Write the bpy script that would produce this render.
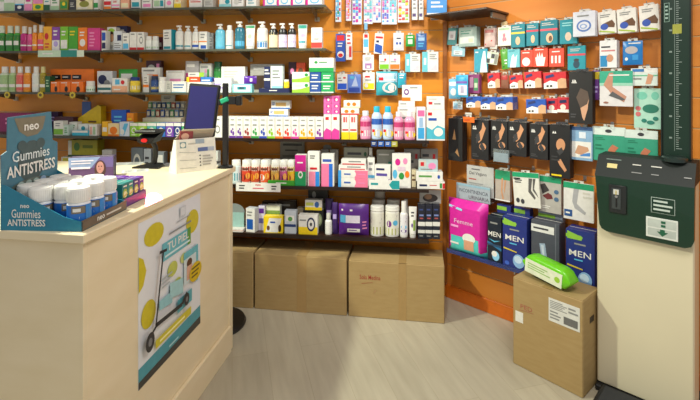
import bpy, bmesh, math, random
from mathutils import Vector, Matrix
for o in list(bpy.data.objects): bpy.data.objects.remove(o)
scene = bpy.context.scene
COL = scene.collection
random.seed(7)
# ---------------------------------------------------------------- camera, world, light, exposure
FPX, HZ, CAMH = 440.0, 84.0, 1.5           # focal length and horizon row of the 700x400 frame, eye height
cam_d = bpy.data.cameras.new('camera'); cam = bpy.data.objects.new('camera', cam_d); COL.objects.link(cam)
cam.location = (0, 0, CAMH); cam.rotation_euler = (math.radians(90), 0, 0)
cam_d.sensor_width = 36; cam_d.lens = 36*FPX/700; cam_d.shift_y = -(200-HZ)/700; cam_d.clip_start = .02
scene.camera = cam
scene.view_settings.view_transform = 'Standard'; scene.view_settings.look = 'None'
scene.view_settings.gamma = 1; scene.view_settings.use_curve_mapping = False
scene.view_settings.exposure = 0.08
wd = bpy.data.worlds.new('world'); scene.world = wd; wd.use_nodes = True
wd.node_tree.nodes['Background'].inputs[0].default_value = (1.0, .97, .93, 1)
wd.node_tree.nodes['Background'].inputs[1].default_value = .5
def lamp(name, kind, loc, target, energy, color, size=.3, spot=None, sy=None):
    l = bpy.data.lights.new(name, kind); l.energy = energy; l.color = color
    if kind == 'AREA':
        l.size = size
        if sy: l.shape = 'RECTANGLE'; l.size_y = sy
    else: l.shadow_soft_size = size
    if kind == 'SPOT': l.spot_size = math.radians(spot); l.spot_blend = .5
    o = bpy.data.objects.new(name, l); COL.objects.link(o); o.location = loc
    o.rotation_euler = (Vector(target)-Vector(loc)).to_track_quat('-Z', 'Y').to_euler()
    return o
lamp('ceiling_lamp_right', 'AREA', (.7, .9, 2.75), (.75, 2.3, .8), 25, (1, .94, .87), .6, sy=.6)
lamp('ceiling_lamp_counter', 'SPOT', (-1.85, 1.75, 2.7), (.2, 2.2, .0), 260, (.97, 1, .80), .07, spot=84)
lamp('ceiling_lamp_shelves', 'SPOT', (.15, 1.5, 2.75), (.25, 3.1, 1.6), 70, (1, .97, .92), .06, 80)
# ---------------------------------------------------------------- materials
def lin(h):
    h = h.lstrip('#'); r = []
    for i in (0, 2, 4):
        c = int(h[i:i+2], 16)/255; r.append(c/12.92 if c <= .04045 else ((c+.055)/1.055)**2.4)
    return r
PAL = dict(W='e9e7e0', V='cbc9c0', G='2b9140', U='9ccc3c', D='1c5a36', T='1c93a3', L='93d3d3', B='1d4fae', S='5ab6e0', N='1a2350',
    P='5b2b8c', Q='b7a4dc', M='d41f8c', K='ea8cba', R='cf2027', O='ee7d16', Y='f2d21c', X='161616', A='8b8c8a', Z='6b4a30', C='ecdfb6', F='d9a27c', H='571a2c', J='8b8c34', I='a9c9a0', E='3b3b40')
_m = {}
def mat(col, rough=.45, metal=0.0, trans=0.0, emit=0.0, noise=.06, scale=40.0, coat=0.0):
    col = PAL.get(col, col); key = (col, rough, metal, trans, emit, noise, scale, coat)
    if key in _m: return _m[key]
    m = bpy.data.materials.new('mat_'+col); m.use_nodes = True; nt = m.node_tree; b = nt.nodes['Principled BSDF']
    r = lin(col); n = nt.nodes.new('ShaderNodeTexNoise'); n.inputs['Scale'].default_value = scale
    tc = nt.nodes.new('ShaderNodeTexCoord'); nt.links.new(tc.outputs['Object'], n.inputs['Vector'])
    ra = nt.nodes.new('ShaderNodeValToRGB'); nt.links.new(n.outputs[0], ra.inputs[0])
    ra.color_ramp.elements[0].position = .3; ra.color_ramp.elements[1].position = .7
    ra.color_ramp.elements[0].color = [c*(1-noise) for c in r]+[1]; ra.color_ramp.elements[1].color = [min(1, c*(1+noise)) for c in r]+[1]
    nt.links.new(ra.outputs[0], b.inputs['Base Color'])
    b.inputs['Roughness'].default_value = rough; b.inputs['Metallic'].default_value = metal
    b.inputs['Transmission Weight'].default_value = trans; b.inputs['Coat Weight'].default_value = coat
    if emit: nt.links.new(ra.outputs[0], b.inputs['Emission Color']); b.inputs['Emission Strength'].default_value = emit
    _m[key] = m; return m
def wood_like(name, c1, c2, stretch, rough=.45, planks=None, rot=0, scale=3.0):
    m = bpy.data.materials.new(name); m.use_nodes = True; nt = m.node_tree; b = nt.nodes['Principled BSDF']; L = nt.links.new
    tc = nt.nodes.new('ShaderNodeTexCoord'); mp = nt.nodes.new('ShaderNodeMapping'); L(tc.outputs['Object'], mp.inputs[0])
    mp.inputs['Rotation'].default_value = (0, 0, rot)
    m2 = nt.nodes.new('ShaderNodeMapping'); L(mp.outputs[0], m2.inputs[0]); m2.inputs['Scale'].default_value = stretch
    n = nt.nodes.new('ShaderNodeTexNoise'); L(m2.outputs[0], n.inputs['Vector']); n.inputs['Scale'].default_value = scale; n.inputs['Detail'].default_value = 6
    ra = nt.nodes.new('ShaderNodeValToRGB'); L(n.outputs[0], ra.inputs[0]); ra.color_ramp.elements[0].position = .33; ra.color_ramp.elements[1].position = .68
    ra.color_ramp.elements[0].color = lin(c1)+[1]; ra.color_ramp.elements[1].color = lin(c2)+[1]; out = ra.outputs[0]
    if planks:
        br = nt.nodes.new('ShaderNodeTexBrick'); L(mp.outputs[0], br.inputs['Vector']); br.inputs['Scale'].default_value = 1
        br.inputs['Brick Width'].default_value = planks[0]; br.inputs['Row Height'].default_value = planks[1]; br.inputs['Mortar Size'].default_value = .0015
        br.inputs['Color1'].default_value = (.90, .90, .90, 1); br.inputs['Color2'].default_value = (1, 1, 1, 1); br.inputs['Mortar'].default_value = (.8, .78, .74, 1)
        mx = nt.nodes.new('ShaderNodeMix'); mx.data_type = 'RGBA'; mx.blend_type = 'MULTIPLY'; mx.inputs[0].default_value = 1
        L(out, mx.inputs[6]); L(br.outputs['Color'], mx.inputs[7]); out = mx.outputs[2]
    L(out, b.inputs['Base Color']); b.inputs['Roughness'].default_value = rough
    return m
M_ORANGE = wood_like('orange_laminate', 'e08c1c', 'e69626', (1, 1, 8), .38, scale=2)
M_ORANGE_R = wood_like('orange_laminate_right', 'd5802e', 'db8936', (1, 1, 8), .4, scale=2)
M_FLOOR = wood_like('pale_oak_floor', 'b2a994', 'bfb7a1', (1.2, 9, 1), .42, planks=(1.25, .19), rot=math.radians(-105), scale=2.2)
M_BIRCH = wood_like('pale_birch_laminate', 'e6d5b0', 'ecdcba', (1.5, 1.5, 4), .4, scale=3)
M_CARD = wood_like('brown_cardboard', 'a68a59', 'ad9261', (3, 3, 14), .75, scale=4)
M_TAPE = mat('a98a58', .22, noise=.03)
M_DARK = wood_like('dark_brown_laminate', '2e1a12', '3c2418', (6, 1, 1), .35)
M_STEEL = mat('b9bbbb', .3, .85); M_BLACK = mat('121214', .4); M_GLASS = mat('b4c2b2', .18, 0, .8, noise=.02)
M_CLEAR = mat('dde6e8', .08, 0, .85, noise=.01); M_BRACK = mat('7a766c', .35, .5)
# ---------------------------------------------------------------- mesh builder
_txt = {}
def text_mesh(s):
    if s in _txt: return _txt[s]
    c = bpy.data.curves.new('t', 'FONT'); c.body = s; c.resolution_u = 2; c.offset = .02 if s in ('neo', 'ANTISTRESS', 'TU PIEL') else .006
    o = bpy.data.objects.new('t', c); COL.objects.link(o); dg = bpy.context.evaluated_depsgraph_get()
    me = o.evaluated_get(dg).to_mesh(); v = [(p.co.x, p.co.y) for p in me.vertices]; f = [list(p.vertices) for p in me.polygons]
    o.evaluated_get(dg).to_mesh_clear(); bpy.data.objects.remove(o); bpy.data.curves.remove(c)
    x0 = min(p[0] for p in v); x1 = max(p[0] for p in v); y0 = min(p[1] for p in v); y1 = max(p[1] for p in v)
    v = [((p[0]-x0)/(x1-x0), (p[1]-y0)/(y1-y0)) for p in v]; _txt[s] = (v, f); return _txt[s]
class MB:
    def __init__(s): s.v = []; s.f = []; s.mi = []; s.ms = []; s.sm = []
    def add(s, vs, fs, m, smooth=False):
        b = len(s.v); s.v += [tuple(p) for p in vs]
        if m not in s.ms: s.ms.append(m)
        k = s.ms.index(m)
        for f in fs: s.f.append([b+i for i in f]); s.mi.append(k); s.sm.append(smooth)
        return s
    def box(s, x0, x1, y0, y1, z0, z1, m, bev=0, T=None):
        e = min(bev, (x1-x0)*.3, (y1-y0)*.3, (z1-z0)*.3)
        if e <= 0:
            vs = [(x, y, z) for z in (z0, z1) for y in (y0, y1) for x in (x0, x1)]
            fs = [(0, 2, 3, 1), (4, 5, 7, 6), (0, 1, 5, 4), (2, 6, 7, 3), (0, 4, 6, 2), (1, 3, 7, 5)]
        else:
            bm = bmesh.new(); bmesh.ops.create_cube(bm, size=1)
            for p in bm.verts: p.co = Vector(((x0+x1)/2+p.co.x*(x1-x0), (y0+y1)/2+p.co.y*(y1-y0), (z0+z1)/2+p.co.z*(z1-z0)))
            bmesh.ops.bevel(bm, geom=bm.edges[:], offset=e, segments=1, affect='EDGES')
            bm.verts.index_update(); vs = [tuple(p.co) for p in bm.verts]; fs = [[q.index for q in f.verts] for f in bm.faces]; bm.free()
        if T: vs = [T @ Vector(p) for p in vs]
        return s.add(vs, fs, m)
    def lathe(s, prof, m, seg=20, sx=1, sy=1, cx=0, cy=0, T=None, cap=True):
        vs = []; fs = []
        for r, z in prof:
            for i in range(seg): a = 2*math.pi*i/seg; vs.append((cx+r*sx*math.cos(a), cy+r*sy*math.sin(a), z))
        for j in range(len(prof)-1):
            for i in range(seg): k = (i+1) % seg; fs.append((j*seg+i, j*seg+k, (j+1)*seg+k, (j+1)*seg+i))
        if cap: fs.append(list(range(seg))[::-1]); fs.append([(len(prof)-1)*seg+i for i in range(seg)])
        if T: vs = [T @ Vector(p) for p in vs]
        return s.add(vs, fs, m, True)
    def tube(s, pts, r, m, seg=8):
        pts = [Vector(p) for p in pts]; vs = []; fs = []; up = Vector((0, 0, 1))
        for i, p in enumerate(pts):
            d = (pts[min(i+1, len(pts)-1)]-pts[max(i-1, 0)]).normalized()
            a = d.cross(up if abs(d.z) < .9 else Vector((1, 0, 0))).normalized(); b = d.cross(a)
            for k in range(seg): t = 2*math.pi*k/seg; vs.append(p+a*r*math.cos(t)+b*r*math.sin(t))
        for j in range(len(pts)-1):
            for i in range(seg): k = (i+1) % seg; fs.append((j*seg+i, j*seg+k, (j+1)*seg+k, (j+1)*seg+i))
        fs.append(list(range(seg))[::-1]); fs.append([(len(pts)-1)*seg+i for i in range(seg)])
        return s.add(vs, fs, m, True)
    def prism(s, pts, y0, y1, m, T=None):     # outline in x,z extruded along y
        n = len(pts); vs = [(p[0], y0, p[1]) for p in pts]+[(p[0], y1, p[1]) for p in pts]
        fs = [list(range(n)), list(range(n, 2*n))[::-1]]+[(i, (i+1) % n+0, (i+1) % n+n, i+n) for i in range(n)]
        if T: vs = [T @ Vector(p) for p in vs]
        return s.add(vs, fs, m)
    def build(s, name, parent=None, loc=None, rz=0):
        me = bpy.data.meshes.new(name); me.from_pydata(s.v, [], s.f)
        for m in s.ms: me.materials.append(m)
        me.polygons.foreach_set('material_index', s.mi); me.polygons.foreach_set('use_smooth', s.sm)
        bm = bmesh.new(); bm.from_mesh(me); bmesh.ops.recalc_face_normals(bm, faces=bm.faces[:]); bm.to_mesh(me); bm.free()
        me.update(); o = bpy.data.objects.new(name, me); COL.objects.link(o)
        if any(s.sm):
            try: me.set_sharp_from_angle(angle=math.radians(40))
            except Exception: pass
        if parent: o.parent = parent
        if loc is not None: o.location = loc; o.rotation_euler = (0, 0, rz)
        return o
def prints(mb, spec, f, n=1, rough=.4):
    """spec: 'r x0 y0 x1 y1 col; c cx cy rx ry col; l x0 y0 x1 y1 col count; t x0 y0 x1 y1 col TEXT; p col x y x y ...' in 0..1 of the printed face"""
    lay = 1
    for it in spec.split(';'):
        a = it.split()
        if not a: continue
        k = a[0]
        if k == 'r':
            x0, y0, x1, y1 = map(float, a[1:5]); vs = []; fs = []
            for j in range(n+1):
                for i in range(n+1): vs.append(f(x0+(x1-x0)*i/n, y0+(y1-y0)*j/n, lay))
            for j in range(n):
                for i in range(n): q = j*(n+1)+i; fs.append((q, q+1, q+n+2, q+n+1))
            mb.add(vs, fs, mat(a[5], rough))
        elif k == 'c':
            cx, cy, rx, ry = map(float, a[1:5])
            mb.add([f(cx+rx*math.cos(t*math.pi/9), cy+ry*math.sin(t*math.pi/9), lay) for t in range(18)], [list(range(18))], mat(a[5], rough))
        elif k == 'l':
            x0, y0, x1, y1 = map(float, a[1:5]); c = int(a[6])
            for j in range(c):
                hh = (y1-y0)/c; yb = y1-(j+1)*hh+hh*.3; xe = x0+(x1-x0)*(1-.25*((j*37+int(x0*50)) % 3)/2)
                mb.add([f(x0, yb, lay), f(xe, yb, lay), f(xe, yb+hh*.45, lay), f(x0, yb+hh*.45, lay)], [(0, 1, 2, 3)], mat(a[5], rough))
        elif k == 't':
            x0, y0, x1, y1 = map(float, a[1:5]); v, fc = text_mesh(a[6].replace('_', ' '))
            mb.add([f(x0+(x1-x0)*p[0], y0+(y1-y0)*p[1], lay) for p in v], fc, mat(a[5], rough))
        elif k == 'p':
            q = list(map(float, a[2:])); mb.add([f(q[i], q[i+1], lay) for i in range(0, len(q), 2)], [list(range(len(q)//2))], mat(a[1], rough))
        lay += 1
EPS = .00035
def flat(w, h, y): return lambda x, z, l: (-w/2+x*w, y-EPS*l, z*h)
# ---------------------------------------------------------------- things
THINGS = []
def tag(o, label, cat, group=None, kind=None):
    o['label'] = label; o['category'] = cat
    if group: o['group'] = group
    if kind: o['kind'] = kind
    return o
def root(name, loc, rz, label, cat, group=None):
    o = bpy.data.objects.new(name, None); COL.objects.link(o); o.empty_display_size = .02
    o.location = loc; o.rotation_euler = (0, 0, rz); return tag(o, label, cat, group)
def struct(o): o['kind'] = 'structure'; return o
# wall frames: u runs along the wall to the viewer's right, v is the distance out of the wall
class Wall:
    def __init__(s, ox, oy, dx, dy):
        l = math.hypot(dx, dy); s.o = (ox, oy); s.d = (dx/l, dy/l); s.n = (dy/l, -dx/l); s.rz = math.atan2(dy, dx)
        if s.n[1] > 0: s.n = (-s.n[0], -s.n[1])
    def u(s, px, v):        # where the sight line of a column meets the plane v in front of the wall
        k = (px-350)/FPX; ax = s.o[0]+v*s.n[0]; ay = s.o[1]+v*s.n[1]
        return (k*ay-ax)/(s.d[0]-k*s.d[1])
    def at(s, u, v, z=0): return Vector((s.o[0]+u*s.d[0]+v*s.n[0], s.o[1]+u*s.d[1]+v*s.n[1], z))
    def z(s, px, py, v): return CAMH-(py-HZ)*s.at(s.u(px, v), v).y/FPX
BK = Wall(.68, 3.11, .994, -.109)
RT = Wall(.68, 3.11, .722, -.692)
def room():
    f = MB().box(-4.8, 3.4, -.6, 4.4, -.05, 0, M_FLOOR); struct(f.build('floor'))
    for W, u0, u1, nm in ((BK, -4.6, 0, 'wall_back'), (RT, 0, 2.3, 'wall_right')):
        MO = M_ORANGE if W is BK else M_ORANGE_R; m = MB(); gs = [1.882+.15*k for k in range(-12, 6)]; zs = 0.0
        for g in gs+[2.8]:
            if g > zs+.02:
                m.box(u0, u1, 0, .018, zs, min(g-.003, 2.75), MO, .002)
                if g < 2.7: m.box(u0, u1, .004, .014, g-.003, g+.003, mat('c0a070', .35))
            zs = g+.003
        m.box(u0, u1, .018, .05, 0, 2.75, mat('5a3010'))
        struct(m.build(nm, None, (W.o[0], W.o[1], 0), W.rz))
    m = MB().box(0, 2.3, -.012, -.0005, 0, .09, mat('cf6a14', .4), .003); struct(m.build('baseboard_right', None, (RT.o[0], RT.o[1], 0), RT.rz))
    m = MB().box(-4.6, -.02, -.012, -.0005, 0, .09, mat('cf6a14', .4), .003); struct(m.build('baseboard_back', None, (BK.o[0], BK.o[1], 0), BK.rz))
    m = MB().box(-.014, .014, -.012, 0, .1, 2.75, mat('9a5a20', .4)); struct(m.build('trim_1', None, (.672, 3.105, 0), (BK.rz+RT.rz)/2))
room()
# ---------------------------------------------------------------- shelves
SH = {1: 2.024, 2: 1.736, 3: 1.440, 4: 1.132, 5: .816, 6: .491}; SD = .28
NM = {1: 'topmost', 2: 'second', 3: 'third', 4: 'fourth', 5: 'fifth', 6: 'lowest'}
WHERE = {1: 'on the topmost shelf', 2: 'on the second shelf down', 3: 'on the third shelf down', 4: 'on the fourth shelf down', 5: 'on the fifth shelf down', 6: 'on the lowest shelf'}
def shelf(k, px0, px1, side, brackets, m, th=.009):
    u0 = BK.u(px0, SD) if px0 > -50 else -3.3; u1 = BK.u(px1, SD)
    if px1 > 440: u1 = min(u1, -.14)
    z = SH[k]; c = (u0+u1)/2; w = u1-u0
    r = root('display_shelf', BK.at(c, 0, z), BK.rz, '%s %s shelf along the orange wall, %s section' % (NM[k], 'greenish glass' if m is M_GLASS else 'dark brown', side), 'shelf', 'wall shelves of products')
    b = MB().box(-w/2, w/2, -SD, -.002, -th, 0, m, .002); b.build('shelf_board', r)
    e = MB().box(-w/2, w/2, -SD-.004, -SD, -th-.004, .002, mat('4e4f40' if m is M_GLASS else '241610', .3)); e.build('edge_strip', r)
    for px in brackets:
        ub = BK.u(px, .02)-c; g = MB()
        g.prism([(0, 0), (0, 0)], 0, 0, M_BRACK) if 0 else None
        pr = [(-.02, -th), (-SD+.05, -th), (-SD+.05, -th-.01), (-.02, -th-.055)]
        vs = [(ub+s_, y, z_) for s_ in (-.003, .003) for y, z_ in pr]
        g.add(vs, [(0, 1, 2, 3), (7, 6, 5, 4), (0, 4, 5, 1), (1, 5, 6, 2), (2, 6, 7, 3), (3, 7, 4, 0)], M_BRACK); g.build('bracket', r)
        g = MB().box(ub-.018, ub+.018, -.022, -.001, -th-.062, -th-.03, mat('cfc7b0', .4), .004); g.build('bracket_clip', r)
shelf(1, -99, 100, 'left', (-20, 41), M_GLASS); shelf(1, 103, 326, 'centre', (139, 203, 250, 317), M_GLASS)
shelf(2, -99, 100, 'left', (18, 100), M_GLASS); shelf(2, 103, 326, 'centre', (139, 205, 250, 319), M_GLASS)
shelf(3, -99, 100, 'left', (15, 85), M_GLASS); shelf(3, 103, 331, 'centre', (145, 251, 312), M_GLASS)
shelf(4, -99, 98, 'left', (20,), M_GLASS, .014); shelf(4, 102, 446, 'right', (139, 251, 344, 425), M_DARK, .014)
shelf(5, -99, 98, 'left', (), M_DARK, .016); shelf(5, 102, 446, 'right', (251, 425), M_DARK, .016)
shelf(6, 102, 446, 'right', (304, 420), M_DARK, .02)
# ---------------------------------------------------------------- product builders; origin = bottom centre, front faces local -y
def carton(r, w, d, h, col, spec, name='carton_body', side=None, y0=None):
    m = MB(); m.box(-w/2, w/2, -d/2, d/2, 0, h, mat(side or col), .0012)
    if side: m.add([(-w/2+.001, -d/2-.0002, .001), (w/2-.001, -d/2-.0002, .001), (w/2-.001, -d/2-.0002, h-.001), (-w/2+.001, -d/2-.0002, h-.001)], [(0, 1, 2, 3)], mat(col))
    m.box(-w*.46, w*.46, -d*.02, d*.02, h, h+.0006, mat('d8d5cc'))       # glued flap seam
    prints(m, spec, flat(w, h, -d/2-.0003)); return m.build(name, r)
def bottle(r, w, d, h, col, spec, cap='W', ch=.2, lab=None, l0=.08, l1=.68, neck=.55, sh=.12, part='bottle_body'):
    R = w/2; sy = d/w; hb = h*(1-ch); t = mat(col, .25, 0, .15 if col in ('clear',) else 0)
    pr = [(R*.86, 0), (R*.97, h*.015), (R, h*.04), (R, hb*(1-sh)), (R*.93, hb*(1-sh*.6)), (R*(neck+.12), hb*(1-sh*.12)), (R*neck, hb), (R*neck, hb+h*.01)]
    body = MB().lathe(pr, t, 20, 1, sy).build(part, r)
    cr = R*min(.98, neck+.08)
    m = MB().lathe([(cr, hb), (cr, h*.985), (cr*.93, h)], mat(cap, .35), 18, 1, sy)
    m.lathe([(cr*1.03, hb), (cr*1.03, hb+h*.015)], mat(cap, .35), 18, 1, sy); m.build('cap', r)
    if lab or spec:
        z0 = h*l0; z1 = h*l1*1.0; z1 = min(z1, hb*(1-sh)); m = MB()
        def f(x, z, l): a = -math.pi+(x)*math.pi; rr = R+.0004+EPS*l; return (rr*math.cos(a), rr*sy*math.sin(a), z0+z*(z1-z0))
        m.lathe([(R+.0003, z0), (R+.0003, z1)], mat(lab or col), 20, 1, sy, cap=False)
        prints(m, spec, f, 6); m.build('label', body)
def pump(r, w, d, h, col, spec, cap='W', lab=None, square=False):
    hb = h*.8; R = w/2; sy = d/w; t = mat(col, .25)
    body = MB().lathe([(R*.9, 0), (R, h*.02), (R, hb*.86), (R*.85, hb*.95), (R*.4, hb)], t, 20, 1, sy).build('bottle_body', r)
    m = MB(); c = mat(cap, .35)
    m.lathe([(R*.5, hb), (R*.5, hb+h*.07), (R*.26, hb+h*.075), (R*.2, hb+h*.13), (R*.2, h*.95)], c, 12)
    m.box(-R*.75, R*.45, -R*.28, R*.28, h*.93, h, c, .002); m.build('pump_head', r)
    m = MB()
    def f(x, z, l): a = -math.pi+x*math.pi; rr = R+.0004+EPS*l; return (rr*math.cos(a), rr*sy*math.sin(a), h*.07+z*hb*.72)
    m.lathe([(R+.0003, h*.07), (R+.0003, h*.07+hb*.72)], mat(lab or col), 20, 1, sy, cap=False)
    prints(m, spec, f, 6); m.build('label', body)
def tube(r, w, d, h, col, spec, cap='W'):
    seg = 20; vs = []; fs = []; zs = [.13, .3, .6, .85, .97, 1.0]
    for z in zs:
        q = (z-.13)/.87; a_ = w/2*(.82+.18*q); b_ = d/2*(1-q)*.9+.0012
        for i in range(seg): a = 2*math.pi*i/seg; vs.append((a_*math.cos(a), b_*math.sin(a), z*h))
    for j in range(len(zs)-1):
        for i in range(seg): k = (i+1) % seg; fs.append((j*seg+i, j*seg+k, (j+1)*seg+k, (j+1)*seg+i))
    fs.append(list(range(seg))); fs.append([(len(zs)-1)*seg+i for i in range(seg)])
    m = MB().add(vs, fs, mat(col, .35), True)
    def f(x, z, l): zz = .16+.82*z; q = (zz-.13)/.87; X = (x-.5)*1.5; a_ = w/2*(.82+.18*q); b_ = d/2*(1-q)*.9+.0012; return (a_*X, -b_*math.sqrt(max(0, 1-X*X))-.0004-EPS*l, zz*h)
    prints(m, spec, f, 6); m.build('tube_body', r)
    MB().lathe([(w*.36, 0), (w*.38, h*.01), (w*.4, h*.13)], mat(cap, .35), 18, 1, d/w).build('cap', r)
def pouch(r, w, d, h, col, spec, name='pouch', back=None, sq=4):
    n = 8; vs = []; fs = []
    def th(x, z): return d/2*(1-abs(2*x-1)**sq)*(1-abs(2*z-1)**sq)**.6+.0008
    for s in (-1, 1):
        for j in range(n+1):
            for i in range(n+1): x = i/n; z = j/n; vs.append((-w/2+x*w, s*th(x, z), z*h))
    N = (n+1)**2
    for s in (0, 1):
        for j in range(n):
            for i in range(n): q = s*N+j*(n+1)+i; fs.append((q, q+1, q+n+2, q+n+1))
    e = list(range(n+1))+[k*(n+1)+n for k in range(1, n+1)]+[n*(n+1)+k for k in range(n-1, -1, -1)]+[k*(n+1) for k in range(n-1, 0, -1)]
    for a, b in zip(e, e[1:]+e[:1]): fs.append((a, b, b+N, a+N))
    m = MB().add(vs, fs, mat(col, .3), True)
    prints(m, spec, lambda x, z, l: (-w/2+x*w, -th(min(max(x, 0), 1), min(max(z, 0), 1))-.0006-EPS*l, z*h), 6); return m.build(name, r)
def tab(r, w, y, h, z0, col='V'):
    """punched header: a strip with a real slot that the hook runs through"""
    tw = min(w*.5, .05); m = MB(); c = mat(col, .4); e = .004
    m.box(-tw/2, -e*1.6, y-.0006, y+.0006, z0, z0+h, c); m.box(e*1.6, tw/2, y-.0006, y+.0006, z0, z0+h, c)
    m.box(-e*1.6, e*1.6, y-.0006, y+.0006, z0+h-.004, z0+h, c); m.box(-e*1.6, e*1.6, y-.0006, y+.0006, z0, z0+h*.3, c); m.build('hang_tab', r)
CATS = dict(carton=('medicine_carton', 'box'), bottle=('bottle', 'bottle'), jar=('tablet_jar', 'jar'), pump=('pump_bottle', 'bottle'), tube=('cream_tube', 'tube'), pouch=('sachet_pack', 'packet'), spray=('spray_bottle', 'bottle'))
PLACED = []
def S(shf, kind, x0, x1, yt, desc, col='W', spec='', v=.262, d=None, yb=None, name=None, cat=None, group=None, rz=0, wh=None, cap='W', part=None, **kw):
    W = BK; u0 = W.u(x0, v); u1 = W.u(x1, v); w = (u1-u0)*.985; uc = (u0+u1)/2; px = (x0+x1)/2
    if d is None: d = {'carton': .05, 'pouch': .05}.get(kind, min(w*.9, .07))
    zb = SH[shf] if yb is None else W.z(px, yb, v); zt = W.z(px, yt, v)
    if yb is not None:
        best = None
        for q in PLACED:
            if q[0] == shf and q[1] < uc+w*.4 and q[2] > uc-w*.4 and q[3] < v and q[4] > v-d and abs(q[5]-zb) < .03 and (best is None or q[5] > best): best = q[5]
        if best is not None: zb = best+.0008
    h = zt-zb
    PLACED.append((shf, uc-w/2, uc+w/2, v-d, v, zt))
    n0, c0 = CATS[kind]; nm = name or n0
    r = root(nm, W.at(uc, v-d/2, zb), W.rz+math.radians(rz), desc+' '+(wh or WHERE[shf]), cat or c0, group); r['_px'] = px
    THINGS.append(r)
    if kind == 'carton': carton(r, w, d, h, col, spec, part or 'carton_body', **kw)
    elif kind == 'bottle': bottle(r, w, d, h, col, spec, cap, **kw)
    elif kind == 'jar': bottle(r, w, d, h, col, spec, cap, **dict(dict(ch=.22, neck=.8, sh=.08, part='jar_body'), **kw))
    elif kind == 'pump': pump(r, w, d, h, col, spec, cap, **kw)
    elif kind == 'spray': bottle(r, w, d, h, col, spec, cap, **dict(dict(ch=.3, neck=.55, sh=.1), **kw))
    elif kind == 'tube': tube(r, w, d, h, col, spec, cap)
    elif kind == 'pouch': pouch(r, w, d, h, col, spec)
    return r
def H(W, kind, x0, x1, y0, y1, desc, col='W', spec='', v=.075, d=.014, n=1, tilt=0, name=None, cat='packet', group=None, where='', hook=True, hang='V', **kw):
    """a pack hanging on a hook; y0..y1 are its top and bottom rows"""
    px = (x0+x1)/2; u0 = W.u(x0, v); u1 = W.u(x1, v); w = abs(u1-u0); uc = (u0+u1)/2; zt = W.z(px, y0, v); zb = W.z(px, y1, v); h = zt-zb
    w *= 1.05; th = .017; hb = h-th*.8; step = d+.004
    for k in range(n):
        if v-k*step < .02: break
        nm = name or {'box': 'hanging_carton', 'pouch': 'hanging_pouch', 'card': 'blister_card', 'slim': 'hanging_carton'}[kind]
        lab = desc+(' '+where if where else '')
        if k: lab = ('first', 'second', 'third')[k-1]+' pack hidden behind the '+' '.join(desc.split()[:8])
        top = W.at(uc, v-k*step-d/2, zt)
        r = root(nm, top, W.rz, lab, cat, group or ('packs hooked behind one another' if k else None)); r['_px'] = px; THINGS.append(r)
        r.rotation_euler = (0, math.radians(tilt), W.rz) if not tilt else (Matrix.Rotation(W.rz, 3, 'Z') @ Matrix.Rotation(math.radians(tilt), 3, 'Y')).to_euler()
        if kind in ('box', 'slim'): o = carton(r, w, d, hb, col, spec, 'carton_body')
        elif kind == 'pouch': o = pouch(r, w, d, hb, col, spec, 'pouch_body')
        else:
            m = MB(); m.box(-w/2, w/2, -.0008, .0008, 0, hb, mat(col), .0004); prints(m, spec, flat(w, hb, -.0012)); o = m.build('backing_card', r)
            b = MB(); bw = w*.3; hh = hb*.36; b.box(-bw, bw, -d, -.003, hb*.08, hb*.08+hh, mat(kw.get('prod', 'V'), .12), .004); b.build('blister', r)
        o.location = (0, 0, -h+.001)
        tb = MB(); tab(r, w, 0, th, -th, hang)
    if hook:
        hz = zt-.008; L = v+.03
        m = MB().tube([(0, 0, 0), (0, -L, 0), (0, -L-.006, .002), (0, -L-.012, .012)], .0016, M_STEEL, 6); m.box(-.008, .008, -.004, 0, -.012, .018, M_STEEL, .001)
        o = m.build('display_hook', None, W.at(uc, 0, hz), W.rz); tag(o, 'thin steel wall hook carrying the '+' '.join(desc.split()[:10]), 'hook', 'steel hooks on the slatted wall'); THINGS.append(o); o['_px'] = px
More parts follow.
